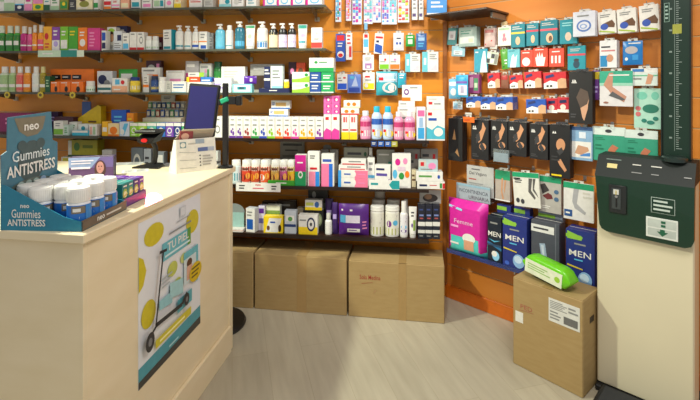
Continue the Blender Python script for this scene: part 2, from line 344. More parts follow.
# ================================================================ topmost shelf
g = 'cartons on the topmost shelf'
for a in [
 (-2, 4, -14, 'pale green carton at the far left edge', 'I', 'r 0 0 1 .4 W'),
 (4, 14.5, -14, 'white and pale green carton', 'W', 'r 0 0 1 .35 I;l .2 .5 .8 .7 G 2'),
 (15, 24, -12, 'white carton with navy blue lower half', 'W', 'r 0 0 1 .28 N;c .5 .18 .25 .07 W;r 0 .28 1 .33 S'),
 (24.5, 32, -13, 'white carton with pink lower half', 'W', 'r 0 0 1 .3 K;r .2 .4 .8 .5 M'),
 (33, 43, -10, 'bright yellow carton with pink band', 'Y', 'r 0 .35 1 .8 K;c .5 .2 .3 .1 G'),
 (43.5, 50, -10, 'dark teal and white carton', 'W', 'r 0 0 1 .3 D;l .2 .4 .8 .7 T 3'),
 (50.5, 59, -12, 'white carton with mint green base', 'W', 'r 0 0 1 .22 I;l .2 .3 .8 .6 G 3'),
 (59.5, 68, -12, 'olive green carton with yellow emblem', 'J', 'r .1 .1 .9 .4 G;c .5 .3 .2 .08 Y'),
 (69, 75.5, -6, 'dark grey narrow carton', 'E', 'l .2 .2 .8 .5 V 3'),
 (76, 92.5, -12, 'wide beige carton with brown leaf print', 'C', 'c .5 .28 .3 .14 J;c .4 .5 .2 .1 Z;l .1 .05 .9 .15 W 1'),
 (93.5, 98, -14, 'slim white and green carton beside shelf end', 'W', 'r 0 .1 1 .3 G'),
 (104, 111, -9, 'white carton with red coral base stripe', 'W', 'r 0 0 1 .18 O;r 0 .25 1 .45 R'),
 (111.5, 119.5, -9, 'white carton with salmon stripe and red text', 'W', 'r 0 0 1 .1 R;r 0 .2 1 .28 K;l .2 .35 .8 .6 R 2'),
 (120.5, 129, -9, 'peach coloured carton', 'e8a98a', 'r .1 .1 .9 .35 C'),
 (131, 140, -11, 'white carton with turquoise lower block', 'W', 'r .1 .12 .9 .35 T;r 0 0 1 .08 N'),
 (142, 151.5, -12, 'ivory carton with pink side label', 'W', 'r .1 .1 .9 .25 K;l .1 .3 .9 .6 A 3'),
 (153, 164, -12, 'white carton with mint green label', 'W', 'r .08 .12 .6 .4 I;r .65 .12 .95 .4 T'),
 (165, 173, -10, 'pale carton with pink round seal', 'W', 'c .5 .3 .3 .12 K;r 0 0 1 .1 V'),
 (174, 181, -8, 'cream carton with yellow base', 'C', 'r 0 0 1 .3 Y;l .2 .4 .8 .6 O 2'),
 (189, 202, -9, 'large white carton with red text line', 'W', 'l .1 .3 .9 .55 R 2;r 0 0 1 .08 V'),
 (203.5, 213, -7, 'light grey carton', 'V', 'l .15 .2 .85 .5 A 3'),
 (219, 231, -12, 'white carton with teal corner and leaf', 'W', 'r 0 0 1 .18 L;c .7 .3 .2 .12 T'),
 (232, 243, -12, 'white carton with pale grey drawing', 'W', 'c .4 .28 .25 .14 V;l .6 .2 .9 .4 A 2'),
 (246, 256, -12, 'white carton with fine turquoise text', 'W', 'l .2 .15 .8 .5 T 3;r 0 0 1 .06 L')]:
    S(1, 'carton', *a, group=g, d=.09)
for i, (x0, x1) in enumerate(((263, 276.5), (277, 290.5), (291, 305), (305.5, 322))):
    S(1, 'carton', x0, x1, -13, 'white carton with blue circle and pink edge', 'W', 'r 0 0 .14 1 M;c .55 .28 .27 .16 S;c .55 .28 .2 .1 W;r .14 0 1 .07 B;l .2 .5 .9 .7 B 2', d=.1, group='white cartons with blue circles')
# ================================================================ second shelf
g = 'bottles standing on the second shelf'
for x0, x1, col, d_ in ((-4, 3, '3c9a3c', 'at the picture edge'), (3.6, 11.3, '3c9a3c', 'whole'), (12, 18, '4aa83c', 'beside the pink ones')):
    S(2, 'bottle', x0, x1, 25.5, 'green shampoo bottle with pale cap, '+d_+',', col, 'r .2 .3 .8 .6 W;l .25 .65 .75 .9 Y 2', cap='d5dcc8', ch=.28, group='green shampoo bottles', name='shampoo_bottle', lab='2d7f33')
for x0, x1, yt, col, l, d_ in ((18.6, 25.4, 26, 'c2267c', 'b01f70', 'magenta shampoo bottle with clear cap'), (26, 30.8, 27, 'e05a94', 'd04a86', 'slim pink shampoo bottle'),
      (31, 35.6, 25, 'ee8a1c', 'f09a2a', 'narrow orange shampoo bottle'), (36, 42.5, 25, 'f09a1c', 'e85a70', 'orange bottle with pink base')):
    S(2, 'bottle', x0, x1, yt, d_, col, 'r .15 .35 .85 .5 W;l .2 .6 .8 .9 W 2', cap='dcd6cc', ch=.28, group=g, name='shampoo_bottle', lab=l, l1=.45)
g = 'cartons on the second shelf'
for a in [
 (43.3, 51.5, 26.5, 'yellow orange carton with red flower', 'f0b030', 'c .4 .6 .25 .14 R;l .2 .1 .8 .35 R 2'),
 (52, 59.6, 27, 'purple carton with white lower half', '8a4aa8', 'r 0 0 1 .45 W;c .5 .3 .3 .12 Q;l .2 .6 .8 .9 W 2'),
 (60, 68, 26.5, 'lime green carton with white lower window', '7cc030', 'r .1 .1 .9 .45 W;l .2 .6 .8 .85 W 2'),
 (68.5, 77.6, 26.5, 'plain mid green carton', '4aa430', 'l .15 .6 .8 .85 Y 2;r 0 0 1 .08 W'),
 (78, 87, 27.5, 'orange carton with white circle', 'O', 'c .5 .35 .32 .16 W;l .2 .6 .8 .85 W 2'),
 (87.5, 100, 28, 'wide magenta pink carton', 'd43c84', 'l .15 .15 .6 .85 K 5;r 0 0 1 .06 M'),
 (101.5, 106, 30.5, 'slim blue and white carton', 'W', 'r .1 .5 .9 .9 B;r .1 .1 .9 .4 N')]:
    S(2, 'carton', *a, group=g)
S(2, 'carton', 107, 116, 27, 'white carton showing dark haired head under green arc', 'W', 'c .5 .75 .45 .2 U;c .5 .6 .3 .22 3a2018;c .55 .55 .2 .16 F;l .2 .1 .8 .25 A 2', v=.2, group=g)
S(2, 'carton', 116.5, 127, 26, 'dark navy carton set back behind small white boxes', 'N', 'l .2 .6 .8 .9 V 2', v=.13, group=g)
S(2, 'carton', 113.5, 121.8, 31, 'pale grey carton with dark blue square', 'd9dde0', 'r .45 .5 .95 .8 N;l .1 .1 .9 .4 A 3', group=g)
S(2, 'carton', 122.4, 129, 33, 'white and ice blue carton', 'W', 'r .1 .1 .9 .4 S;l .2 .5 .8 .85 A 2', group=g)
for x0, x1, q in ((129.5, 136.5, 'plain'), (137, 144, 'with grey swirl')):
    S(2, 'carton', x0, x1, 32, 'white carton with red base, '+q+',', 'W', 'r 0 0 1 .16 R;'+('c .6 .55 .25 .2 A;c .6 .55 .17 .13 W;' if 'swirl' in q else '')+'l .2 .8 .8 .95 A 1', group=g)
for x0, x1, q in ((144.5, 150.6, 'left'), (151, 157.2, 'right')):
    S(2, 'jar', x0, x1, 36, 'small white tablet jar with mint label, %s of two' % q, 'W', 'r 0 .1 1 .3 I', cap='W', lab='eef0ea', ch=.2, group='small white jars')
S(2, 'carton', 157.6, 162.4, 37, 'small dark maroon carton behind', 'H', 'r .2 .3 .8 .6 V', v=.2, group=g)
S(2, 'carton', 163, 173, 29.5, 'white carton with turquoise side', 'W', 'l .15 .5 .75 .9 A 3;r .1 .06 .9 .18 T', side='T', rz=-14, group=g)
for x0, x1, yt, col, spec, d_ in ((174, 182, 25, 'W', 'r .1 .1 .9 .22 T;l .2 .5 .8 .8 L 3', 'white pump bottle with small teal stripe'), (183, 190.4, 25.5, 'W', 'r .2 .1 .8 .2 T;l .2 .4 .8 .6 A 2', 'white pump bottle beside teal striped one'),
      (191, 198, 26, 'W', 'r 0 .42 1 .5 O;r .15 .08 .85 .25 B', 'white pump bottle with orange stripe and blue base')):
    S(2, 'pump', x0, x1, yt, d_, col, spec, group='pump bottles on the second shelf')
S(2, 'carton', 199, 207, 31.5, 'white carton with blue corner and orange line', 'W', 'r .2 .06 .9 .25 B;r 0 .42 1 .48 O;l .2 .6 .8 .9 A 2', group=g)
S(2, 'carton', 207.6, 213.3, 33, 'grey carton in the shade of blue bottle', 'A', 'l .2 .2 .8 .8 V 4', v=.22, group=g)
g = 'pump bottles on the second shelf'
S(2, 'pump', 214, 223.4, 23.5, 'pale blue pump bottle', '6cc4e0', 'l .25 .4 .75 .8 W 3;r 0 0 1 .1 S', cap='W', group=g)
S(2, 'spray', 224.6, 232, 25, 'slim white bottle with grey text', 'W', 'l .2 .3 .8 .8 A 4;r .2 .1 .8 .16 T', cap='W', ch=.16, group='capped bottles on the second shelf')
S(2, 'pump', 233.5, 243.3, 21, 'dark teal pump bottle with white head', '1b6f86', 'r .1 .1 .9 .4 S;l .25 .55 .75 .9 L 2', cap='W', group=g)
S(2, 'tube', 244, 253.8, 24.5, 'white cream tube with green top', 'W', 'r -.1 .86 1.1 1 3f9a6a;c .5 .45 .28 .12 I;l .25 .15 .75 .3 T 2', cap='W', group='tubes on the second shelf')
S(2, 'pump', 255.6, 266.4, 21, 'white pump bottle with blue triangle label', 'W', 'r .1 0 .9 .32 2c7fc0;p E .15 .85 .75 .85 .6 .55;r .1 .36 .9 .4 T', cap='W', group=g)
S(2, 'pump', 268, 276.8, 23, 'black based pump bottle with cream label', 'X', 'l .15 .3 .85 .7 A 3;r 0 .84 1 1 X', cap='W', lab='C', group=g)
for x0, x1, q in ((277.6, 286.2, 'left'), (287, 295.2, 'right')):
    S(2, 'pump', x0, x1, 22.8, 'black pump bottle with lilac label, %s of the pair' % q, 'X', 'r 0 .3 1 .42 Q;l .15 .5 .85 .8 A 2;r 0 .84 1 1 X', cap='W', lab='d8d0e4', group=g)
S(2, 'tube', 297, 306.5, 24, 'white and lilac tube with teal crimped top', 'W', 'r -.1 .82 1.1 1 2f9a86;r 0 .4 1 .55 Q;r 0 .1 1 .2 T', cap='W', group='tubes on the second shelf')
S(2, 'carton', 311.2, 322, 27.5, 'tall white carton with red base block', 'W', 'r 0 .04 1 .3 e0433c;c .5 .72 .12 .06 V;l .25 .4 .75 .5 A 2', group='cartons on the second shelf')
# ================================================================ third shelf
g = 'bottles standing on the third shelf'
for x0, x1, col, cap, l, d_ in ((-3, 6, 'd5dfc4', 'W', 'a6c48c', 'pale green lotion bottle at the picture edge'), (7, 13.8, 'b9d09c', 'W', '9cc07c', 'light green lotion bottle'), (14.3, 21, 'e8a08c', 'W', 'e06a60', 'salmon pink lotion bottle'),
      (21.5, 28.6, 'f0a030', 'W', 'e88a1c', 'orange lotion bottle'), (30.2, 37.2, 'W', 'W', 'e0e6e0', 'white lotion bottle'), (38, 44, 'b0a030', 'd9d090', '9a8a20', 'olive yellow lotion bottle')):
    S(3, 'bottle', x0, x1, 66.5, d_, col, 'r .15 .2 .85 .4 W;l .2 .5 .8 .9 W 3', cap=cap, ch=.24, lab=l, group=g, name='lotion_bottle')
S(3, 'carton', 45, 50, 76, 'dark green narrow carton beside the orange display', 'D', 'l .2 .3 .8 .8 I 3', v=.255, group='cartons on the third shelf')
S(3, 'carton', 50, 94, 69, 'long orange carton with three black name bars at the back', 'ee7a18', 'r .03 .55 .24 .75 X;r .27 .55 .48 .75 X;r .51 .55 .72 .75 X;l .05 .6 .22 .7 W 1;l .29 .6 .46 .7 W 1;l .53 .6 .7 .7 W 1', v=.17, d=.08, group='orange packs')
for x0, x1, q in ((50.5, 59.6, 'leftmost'), (60, 70.4, 'middle'), (70.8, 83, 'rightmost')):
    S(3, 'carton', x0, x1, 81.5, 'small orange carton with black figure, %s of three' % q, 'ef7312', 'c .6 .3 .16 .26 X;c .6 .68 .09 .12 F;l .1 .8 .9 .95 W 1', group='small orange cartons')
S(3, 'jar', 84, 92, 81, 'squat white and green pot', 'W', 'r 0 .2 1 .5 G', cap='W', lab='e4efe0', neck=.85, ch=.4, group='pots', name='cream_pot')
S(3, 'carton', 97, 112.5, 71, 'white carton with dark blue cloud print', 'd4d8dc', 'c .35 .6 .28 .22 N;c .65 .4 .2 .18 A;l .1 .05 .9 .15 A 1', v=.19, group='cartons on the third shelf')
g = 'cartons on the third shelf'
S(3, 'carton', 97.5, 111, 84.5, 'flat white carton with dark teal band', 'W', 'r 0 .3 1 .62 2a6a6c', group=g)
S(3, 'carton', 112, 127.4, 78, 'white carton with peach lower half and red print', 'W', 'r 0 0 1 .45 f0b48c;r .2 .55 .5 .9 S;c .7 .7 .12 .15 R;l .1 .1 .7 .3 W 1', group=g)
S(3, 'pouch', 117, 136, 69, 'green oval refill packet behind white cartons', '3aa040', 'r .2 .55 .8 .8 W', v=.19, d=.04, group='packets')
S(3, 'jar', 128, 137.3, 77, 'yellow pot with dark blue lid', 'f0d23c', 'r 0 .2 1 .6 W;l .2 .3 .8 .5 R 1', cap='1a3a80', ch=.24, lab='f0d23c', group='pots')
S(3, 'carton', 141.5, 160, 67.5, 'white carton with red pattern behind the bottles', 'W', 'r .3 .5 .9 .72 O;l .1 .8 .9 .95 A 1', v=.18, d=.04, group=g)
S(3, 'carton', 146, 161, 60.5, 'dark plum carton with grey round seal at back', '4a2030', 'c .35 .75 .25 .12 V;r .7 .2 .9 .9 K', v=.12, d=.04, group=g)
S(3, 'carton', 143, 148.8, 75, 'narrow white carton with orange stripe', 'W', 'r 0 .3 1 .45 O;l .2 .5 .8 .9 A 3', v=.235, group=g)
S(3, 'jar', 149.3, 156.6, 76, 'navy labelled tablet jar with yellow print', '223a70', 'r 0 .2 1 .45 Y;l .2 .5 .8 .9 W 2', cap='20304e', lab='2a4a86', group='tablet jars on the third shelf')
S(3, 'jar', 157.2, 164.6, 77, 'plain white tablet jar', 'W', 'l .2 .3 .8 .7 V 2', cap='W', lab='eceae4', group='tablet jars on the third shelf')
S(3, 'carton', 166, 184.5, 70.5, 'tall white carton with pink letter strip at back', 'W', 'r .2 .5 .8 .62 K;l .2 .3 .8 .45 A 2;r .1 .9 .9 .96 V', v=.18, group=g)
S(3, 'carton', 166, 171, 81, 'narrow off white carton', 'V', 'l .2 .3 .8 .8 A 3', v=.24, group=g)
S(3, 'carton', 171.5, 186, 81.5, 'white carton with two rows of blue text', 'W', 'l .12 .35 .88 .8 2c6cb4 2;r 0 0 1 .06 S', group=g)
S(3, 'carton', 186.5, 211, 82, 'wide white carton under red and blue flat boxes', 'W', 'l .1 .2 .6 .7 A 2', v=.25, d=.06, group=g)
S(3, 'carton', 186.5, 200, 77, 'flat orange red carton lying on the wide white one', 'e8501c', 'l .3 .3 .8 .7 W 1;r 0 0 .2 1 Y', yb=82, v=.25, d=.06, group=g)
S(3, 'carton', 200.5, 211, 77, 'flat blue carton lying beside the red one', '2c7cd0', 'r .1 .2 .9 .45 W', yb=82, v=.25, d=.06, group=g)
S(3, 'carton', 188, 204, 72.5, 'flat white and lime carton topmost of its pile', 'W', 'r .7 0 1 1 U;l .1 .3 .6 .8 A 1', yb=77, v=.24, d=.05, group=g)
S(3, 'carton', 185.5, 198.8, 61, 'grey carton with magenta lower half behind the pile', 'b4b0b0', 'r 0 .1 1 .62 a83a78;l .1 .75 .9 .95 W 1', v=.16, group=g)
S(3, 'carton', 199.5, 211.5, 63.5, 'white carton with pink and green bars behind the pile', 'V', 'r .45 .3 .6 .8 K;r .65 .3 .8 .8 G;l .1 .8 .9 .95 A 1', v=.16, group=g)
S(3, 'jar', 212.4, 220.8, 61.5, 'dark green bottle with leaf label', '1f6a2c', 'c .5 .5 .3 .25 U', cap='D', lab='2f8a3c', v=.15, group='tablet jars on the third shelf')
S(3, 'carton', 211.8, 231.5, 78, 'white carton with faint lilac corner', 'e8e8ea', 'r 0 .75 .12 1 P;l .1 .2 .6 .7 Q 2', v=.22, group=g)
S(3, 'carton', 221, 245, 66.5, 'large white carton with pale grey lettering', 'W', 'l .12 .55 .7 .85 V 3', v=.15, d=.06, group=g)
S(3, 'carton', 232.3, 252, 84, 'flat aqua and white carton with dark oval window', '8fd8d8', 'r .08 .15 .92 .85 W;r .25 .35 .7 .7 T;r .35 .45 .6 .62 E', group=g)
S(3, 'pouch', 243.5, 256, 76, 'small purple sachet resting on the aqua carton', '5a2a9c', 'r .5 .3 .7 .7 W', yb=84, v=.255, d=.02, group='packets', rz=5)
S(3, 'carton', 250, 283, 64, 'grey carton with dark photograph at back', 'a8a49c', 'r .08 .1 .5 .6 4a3424;l .1 .75 .9 .92 W 1', v=.12, d=.05, group=g)
S(3, 'carton', 258.5, 289, 88.3, 'flat navy carton used as a tray', 'N', 'l .35 .3 .7 .7 W 1', d=.075, group=g)
S(3, 'carton', 264, 270.2, 66.5, 'narrow navy carton standing on the navy tray box', 'N', 'r 0 .35 1 .45 W;l .1 .6 .9 .9 W 2', yb=88.3, v=.24, d=.05, group=g)
S(3, 'carton', 270.6, 282.6, 66, 'white and mint carton standing on the navy tray box', 'd8ece8', 'r 0 0 1 .1 L;l .15 .4 .8 .85 A 3;r 0 0 .1 1 W', yb=88.3, v=.25, d=.05, group=g)
S(3, 'jar', 283.4, 288.6, 79.5, 'tiny yellow bottle with white cap', 'Y', 'l .2 .3 .8 .6 W 1', cap='W', yb=88.3, v=.25, group='tablet jars on the third shelf')
S(3, 'carton', 288.6, 295.8, 62, 'dark carton with magenta symbol at back', '3a2030', 'c .5 .7 .25 .1 K;c .4 .35 .2 .1 P', v=.12, group=g)
S(3, 'carton', 296.2, 305, 62.5, 'red orange carton at back', 'd8502a', 'c .5 .7 .3 .12 Z;r .1 .1 .9 .4 O', v=.12, group=g)
for yb, yt, q in ((None, 82.4, 'lower'), (82.4, 72, 'upper')):
    S(3, 'carton', 292, 309.6, yt, 'white carton with lime swoosh, %s of two,' % q, 'W', 'p U 0 .0 0 .3 .5 .38 1 .62 1 .0;c .82 .72 .1 .16 G;l .12 .55 .6 .8 V 2', yb=yb, d=.08, group='white and lime cartons')
    S(3, 'carton', 310, 320.8, yt, '%s blue carton with white lettering' % q, '274f96', 'l .15 .3 .85 .8 W 2;r 0 0 1 .1 W', yb=yb, d=.08, group='blue cartons')
    S(3, 'carton', 321.2, 333.6, yt, '%s green and white carton' % q, '22a05a', 'l .15 .3 .85 .75 W 2;r 0 0 1 .12 W', yb=yb, d=.08, group='green cartons')
S(3, 'carton', 309, 333.8, 57.8, 'large white carton with green base topping the pile', 'W', 'r 0 0 1 .3 1e9a4c;c .28 .68 .07 .1 G;l .4 .6 .85 .76 G 1', yb=72, d=.09, v=.265, group=g)
# ================================================================ fourth shelf
g = 'cartons on the fourth shelf, left section'
S(4, 'carton', -6, 32, 113, 'long magenta carton partly behind the blue display', '8a1f5c', 'l .3 .4 .9 .8 K 2;r 0 0 1 .1 H', v=.2, d=.08, group=g)
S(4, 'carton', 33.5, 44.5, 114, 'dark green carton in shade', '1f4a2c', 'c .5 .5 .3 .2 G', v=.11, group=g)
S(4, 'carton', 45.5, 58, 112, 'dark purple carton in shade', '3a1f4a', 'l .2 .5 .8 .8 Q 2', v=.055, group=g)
S(4, 'carton', 53, 75, 117, 'maroon carton with grey corner motif', '4a1c2e', 'p V .55 .2 .8 .6 .95 .2;l .1 .6 .5 .8 K 1', v=.13, rz=-8, group=g)
S(4, 'carton', 53.6, 63, 121, 'white carton with green lower half', 'W', 'r 0 .06 1 .45 7cb83c;l .2 .6 .8 .9 A 2', group=g)
S(4, 'carton', 63.5, 68.4, 125, 'narrow pale green carton', 'c8dcd0', 'l .2 .2 .8 .8 G 3', v=.255, group=g)
S(4, 'carton', 69, 77, 122, 'cream carton with green text', 'W', 'l .2 .5 .8 .8 G 2;r 0 0 1 .1 L', v=.2, group=g)
S(4, 'carton', 72, 88, 130.6, 'flat turquoise and white carton', '3cb4d0', 'r 0 .6 1 1 W', group=g)
S(4, 'carton', 78, 88.4, 124, 'white carton with teal emblem above turquoise one', 'W', 'c .5 .6 .2 .2 T', v=.2, group=g)
S(4, 'carton', 89, 97, 124.5, 'pale carton with pink and green bars', 'W', 'r .1 .1 .4 .8 e8b0a0;r .5 .1 .8 .8 I', v=.25, group=g)
r = root('cardboard_display', BK.at(BK.u(88.5, .11), .07, SH[4]), BK.rz, 'yellow counter display with sloping side and blue header on the fourth shelf', 'display')
w = (BK.u(100, .1)-BK.u(77, .1)); m = MB()
m.prism([(-w/2, 0), (w/2, 0), (w/2, .20), (w*.35, .21), (-w/2, .11)], -.03, .03, mat('e0c020')); prints(m, 'l .45 .35 .85 .5 Z 1', flat(w, .2, -.03)); m.build('display_body', r)
m = MB().box(-w*.4, -w*.02, -.012, -.006, .12, .235, mat('3a5a9a')); m.build('header_card', r)
for x0, x1, yt, col, spec, d_ in [
 (102, 107.6, 121.5, 'f2b81c', 'r .1 .3 .9 .6 W', 'small amber carton'), (108, 119, 123.5, 'f0d8a0', 'c .5 .45 .35 .3 O;r 0 0 1 .15 O', 'carton with orange fruit print'),
 (119.4, 129.4, 122, 'd4dce8', 'p S .1 .1 .5 .9 .9 .9 .5 .1;c .3 .3 .2 .2 W', 'white carton with ice blue swirl')]:
    S(4, 'carton', x0, x1, yt, d_, col, spec, group='cartons on the fourth shelf, centre section')
S(4, 'carton', 111, 126, 110, 'blue carton with white dot above the fruit carton', '1f55b8', 'l .2 .5 .8 .8 S 2;c .85 .12 .08 .08 W', v=.2, d=.05, group='cartons on the fourth shelf, centre section')
S(4, 'carton', 126.6, 133.5, 113, 'orange carton behind the lime ones', 'e88a1c', 'l .2 .5 .8 .8 Y 2', v=.2, group='cartons on the fourth shelf, centre section')
for i, (x0, x1, c, n_) in enumerate(((130, 137.8, '8cc63a', 'lime'), (138.2, 146.6, '9ed040', 'bright lime'), (147, 156.2, '58b8a0', 'sea green'), (156.6, 165.2, '3a74c0', 'blue'), (165.6, 173.6, '7a4ab0', 'violet'), (174, 181, '243a80', 'navy'), (181.5, 188, '3a9a60', 'green'))):
    S(4, 'carton', x0, x1, 123, '%s and white square carton' % n_, c, 'r 0 .78 1 1 W;c .5 .45 .3 .22 W;c .5 .45 .2 .14 %s;l .2 .06 .8 .18 W 1' % c, d=.09, group='row of bright square cartons')
# tiered colour rack standing at the back of the fourth shelf
u = BK.u(166, .08); r = root('tiered_rack', BK.at(u, .09, SH[4]), BK.rz, 'cream tiered rack of small colour testers at the back of the fourth shelf', 'rack')
k = 1/137.5; m = MB(); C0 = mat('cfc6b0'); w = 40*.0073
m.box(-w/2, w/2, .03, .04, 0, .24, C0); m.box(-w/2, w/2, -.05, .03, 0, .12, C0)
for j in range(2): m.box(-w/2, w/2, -.01+.02*j, .03, .12+.06*j, .125+.06*j, C0)
m.build('rack_body', r)
cs = ['4a8a5a', '2a4a8a', '3a5a9a', '6a8ab0', '5a9a8a', '8a8a8a', '2a4a6a', '9a4a3a']
for j, (z0, z1, y) in enumerate(((.188, .232, -.0), (.127, .178, -.02))):
    m = MB(); n_ = 8
    for i in range(n_): x = -w/2+w*(i+.12)/n_; m.box(x, x+w*.76/n_, y+.012, y+.024, z0, z1, mat(cs[(i*3+j) % 8]), .001); m.box(x+.004, x+w*.76/n_-.004, y+.011, y+.012, z0+.008, z1-.012, C0)
    m.build('tester_row', r)
m = MB().box(-.05, .06, .03, .033, .24, .285, mat('a8a498')); prints(m, 'l .2 .3 .8 .8 E 2', lambda x, z, l: (-.05+x*.11, .0295-EPS*l, .24+z*.045)); m.build('header_card', r)
strip = ['6a3a9a', '6a3a9a', '9a3a3a', '3a9a4a', '3a50b0', '8ac020', 'e87a20', 'd83a2a', 'd84aa0', 'f0b010', 'f0a010', '8a3a9a']
nm_ = ['violet', 'deep violet', 'brick red', 'green', 'royal blue', 'lime', 'orange', 'scarlet', 'magenta', 'amber', 'golden', 'plum']
bl = ['229.2 235.8', '236.2 242.8', '243.2 250.8', '251.2 258.8', '259.2 266.8', '267.2 274.8', '275.2 282.8', '283.2 290.8', '291.2 298.8', '299.2 306.8', '307.2 314.8', '315.2 323']
S(4, 'carton', 213, 222, 117, 'white carton with grey round emblem left of the black pole', 'W', 'c .5 .4 .3 .2 A;c .5 .4 .2 .12 W;l .2 .8 .8 .95 A 1', d=.12, group='white cartons in a row')
S(4, 'carton', 222.5, 228.7, 117, 'white carton half hidden by the black pole', 'W', 'r 0 0 1 .1 P;l .2 .8 .8 .95 A 1', d=.12, group='white cartons in a row')
for i, b in enumerate(bl):
    x0, x1 = map(float, b.split()); c = strip[i]
    S(4, 'carton', x0, x1, 117+i*.05, 'white carton with %s base strip and berry print' % nm_[i], 'W', 'r 0 0 1 .1 %s;c .32 .3 .14 .09 %s;c .62 .22 .16 .1 %s;c .55 .42 .1 .06 %s;l .2 .55 .8 .7 A 1;r .25 .85 .75 .89 A' % (c, c, c, c), d=.12, group='white cartons in a row')
for yb, yt, x0, x1, q in ((117, 109, 269, 288, 'lower'), (109, 100.5, 271, 290, 'upper')):
    S(4, 'carton', x0, x1, yt, 'flat carton with tan picture, %s of two,' % q, 'W', 'r 0 0 1 .16 2c68b8;r .25 .3 .8 .75 d8b070;l .06 .4 .2 .8 B 2', yb=yb, v=.2, d=.05, wh='on the row of white cartons', group='flat cartons on the white row')
g = 'pink and white cartons on the fourth shelf'
pk = 'r 0 .0 1 .55 e0409c;p W 0 .3 .4 .45 1 .35 1 .55 0 .55;r .25 .78 .7 .9 R'
S(4, 'carton', 323.6, 331, 114.5, 'white carton with magenta lower half, left of two', 'W', pk, d=.1, group=g)
S(4, 'carton', 331.3, 339.4, 114.5, 'white carton with magenta lower half, right of two', 'W', pk, d=.1, group=g)
for j, (yb, yt) in enumerate(((114.5, 109), (109, 103.5), (103.5, 96))):
    for i, (x0, x1) in enumerate(((323.6, 331), (331.3, 339.4))):
        S(4, 'carton', x0, x1, yt, 'small pink carton, %s of its %s stack,' % (('lowest', 'middle', 'topmost')[j], ('left', 'right')[i]), 'e66ab0', 'r .35 .25 .9 .8 %s;c .65 .5 .15 .2 W' % ('M' if (i+j) % 2 else 'd8358c'), yb=yb, v=.255, d=.08, group='small pink cartons', wh='on the white and magenta cartons')
for x0, x1, q in ((341.5, 349, 'left'), (349.3, 357.2, 'right')):
    S(4, 'carton', x0, x1, 115, 'white carton with red square and yellow base, %s of two,' % q, 'W', 'r 0 0 1 .3 Y;r .25 .7 .45 .92 R;r .55 .7 .75 .92 e87070;r .1 .36 .9 .42 R', d=.09, group=g)
for yb, yt, x0, x1, q in ((115, 108, 341, 359, 'lower'), (108, 100.5, 343.5, 360, 'upper')):
    S(4, 'carton', x0, x1, yt, 'flat white carton with red caps print, %s of two,' % q, 'W', 'c .3 .5 .12 .25 O;c .65 .5 .12 .25 O;r 0 0 1 .2 %s' % ('R' if q == 'lower' else 'C'), yb=yb, v=.255, d=.08, group=g, wh='above the yellow based cartons')
def wash(x0, x1, yt, cap, desc, band, sticker=False, bodyc='e79ab8'):
    S(4, 'bottle', x0, x1, yt, desc, bodyc, 'r 0 .1 1 .45 W;r .2 .28 .4 .42 R;r 0 .66 1 .95 %s;l .45 .16 .9 .3 M 2%s' % (band, ';c .62 .2 .3 .17 Y' if sticker else ''), cap=cap, ch=.17, lab=bodyc, l0=.06, l1=.66, neck=.5, sh=.2, group='mouthwash bottles', name='mouthwash_bottle')
wash(359.6, 370.6, 111, 'dfe4e6', 'pink mouthwash bottle with clear cap, leftmost,', 'c03a70')
wash(371.2, 381.8, 106.5, '2ab4d0', 'clear mouthwash bottle with turquoise cap, left one,', '2a5cb0', True, 'bcd0e8')
wash(382.4, 393, 106.5, '2ab4d0', 'clear mouthwash bottle with turquoise cap, right one,', '2a5cb0', True, 'bcd0e8')
wash(393.6, 403.6, 112, 'e4d8dc', 'pink mouthwash bottle beside the turquoise capped pair', 'c03a70')
wash(404.2, 415.2, 112, 'e4d8dc', 'pink mouthwash bottle with yellow sticker', 'c03a70', True)
S(4, 'carton', 397, 415.5, 113, 'white carton hidden behind pink mouthwash bottles', 'W', 'l .1 .5 .6 .9 A 2', v=.17, d=.06, group='white cartons behind the mouthwash')
S(4, 'carton', 397.5, 416, 107, 'flat white carton, lower of two behind the mouthwash', 'W', 'l .1 .3 .7 .7 A 1', yb=113, v=.17, d=.06, group='white cartons behind the mouthwash')
S(4, 'carton', 398.5, 415, 101, 'flat white carton, upper of two behind the mouthwash', 'W', 'l .1 .3 .6 .7 A 1', yb=107, v=.17, d=.06, group='white cartons behind the mouthwash')
S(4, 'carton', 402, 422, 85, 'white carton with violet ring and orange corner on pile', 'W', 'c .22 .56 .13 .2 7a4a90;c .22 .56 .07 .1 W;r 0 .0 .42 .22 O;l .4 .75 .9 .9 A 1', yb=101, v=.17, d=.06, group='white cartons behind the mouthwash')
S(4, 'carton', 416.6, 425.6, 107, 'tall slim carton, pink top and blue base', 'dce4ee', 'r .12 .72 .88 .9 ea6aa0;r .15 .05 .85 .38 3aa0d8;r .3 .4 .7 .68 9ab8d8', group=g)
S(4, 'carton', 426.4, 445, 110, 'large white carton with turquoise waves', 'W', 'p 4ab4c8 0 .05 0 .45 .3 .35 .6 .5 1 .4 1 .05;c .65 .28 .25 .14 W;r .08 .82 .3 .92 R;l .1 .6 .7 .78 B 1', d=.08, group=g)
S(4, 'carton', 427, 444.6, 96.5, 'white carton with red mark above the turquoise waves', 'W', 'r .08 .4 .3 .6 R;l .1 .7 .7 .9 V 1;l .4 .35 .9 .55 A 1', yb=110, d=.08, group=g)
# price strip on the fourth shelf front
m = MB()
for px, c in ((374, '22407c'), (381, '2a5aa8'), (388, '2a5aa8'), (394.5, 'a8a43a')):
    u = BK.u(px, SD+.01); m.box(u-.019, u+.019, -.0008, .0008, -.04, -.005, mat(c, .3))
    prints(m, 'l .15 .3 .85 .8 W 2', lambda x, z, l, u=u: (u-.019+.038*x, -.0009-EPS*l, -.04+.035*z))
o = m.build('price_strip', None, BK.at(0, SD+.0065, SH[4]), BK.rz); tag(o, 'blue shelf tags clipped under the mouthwash bottles', 'label')
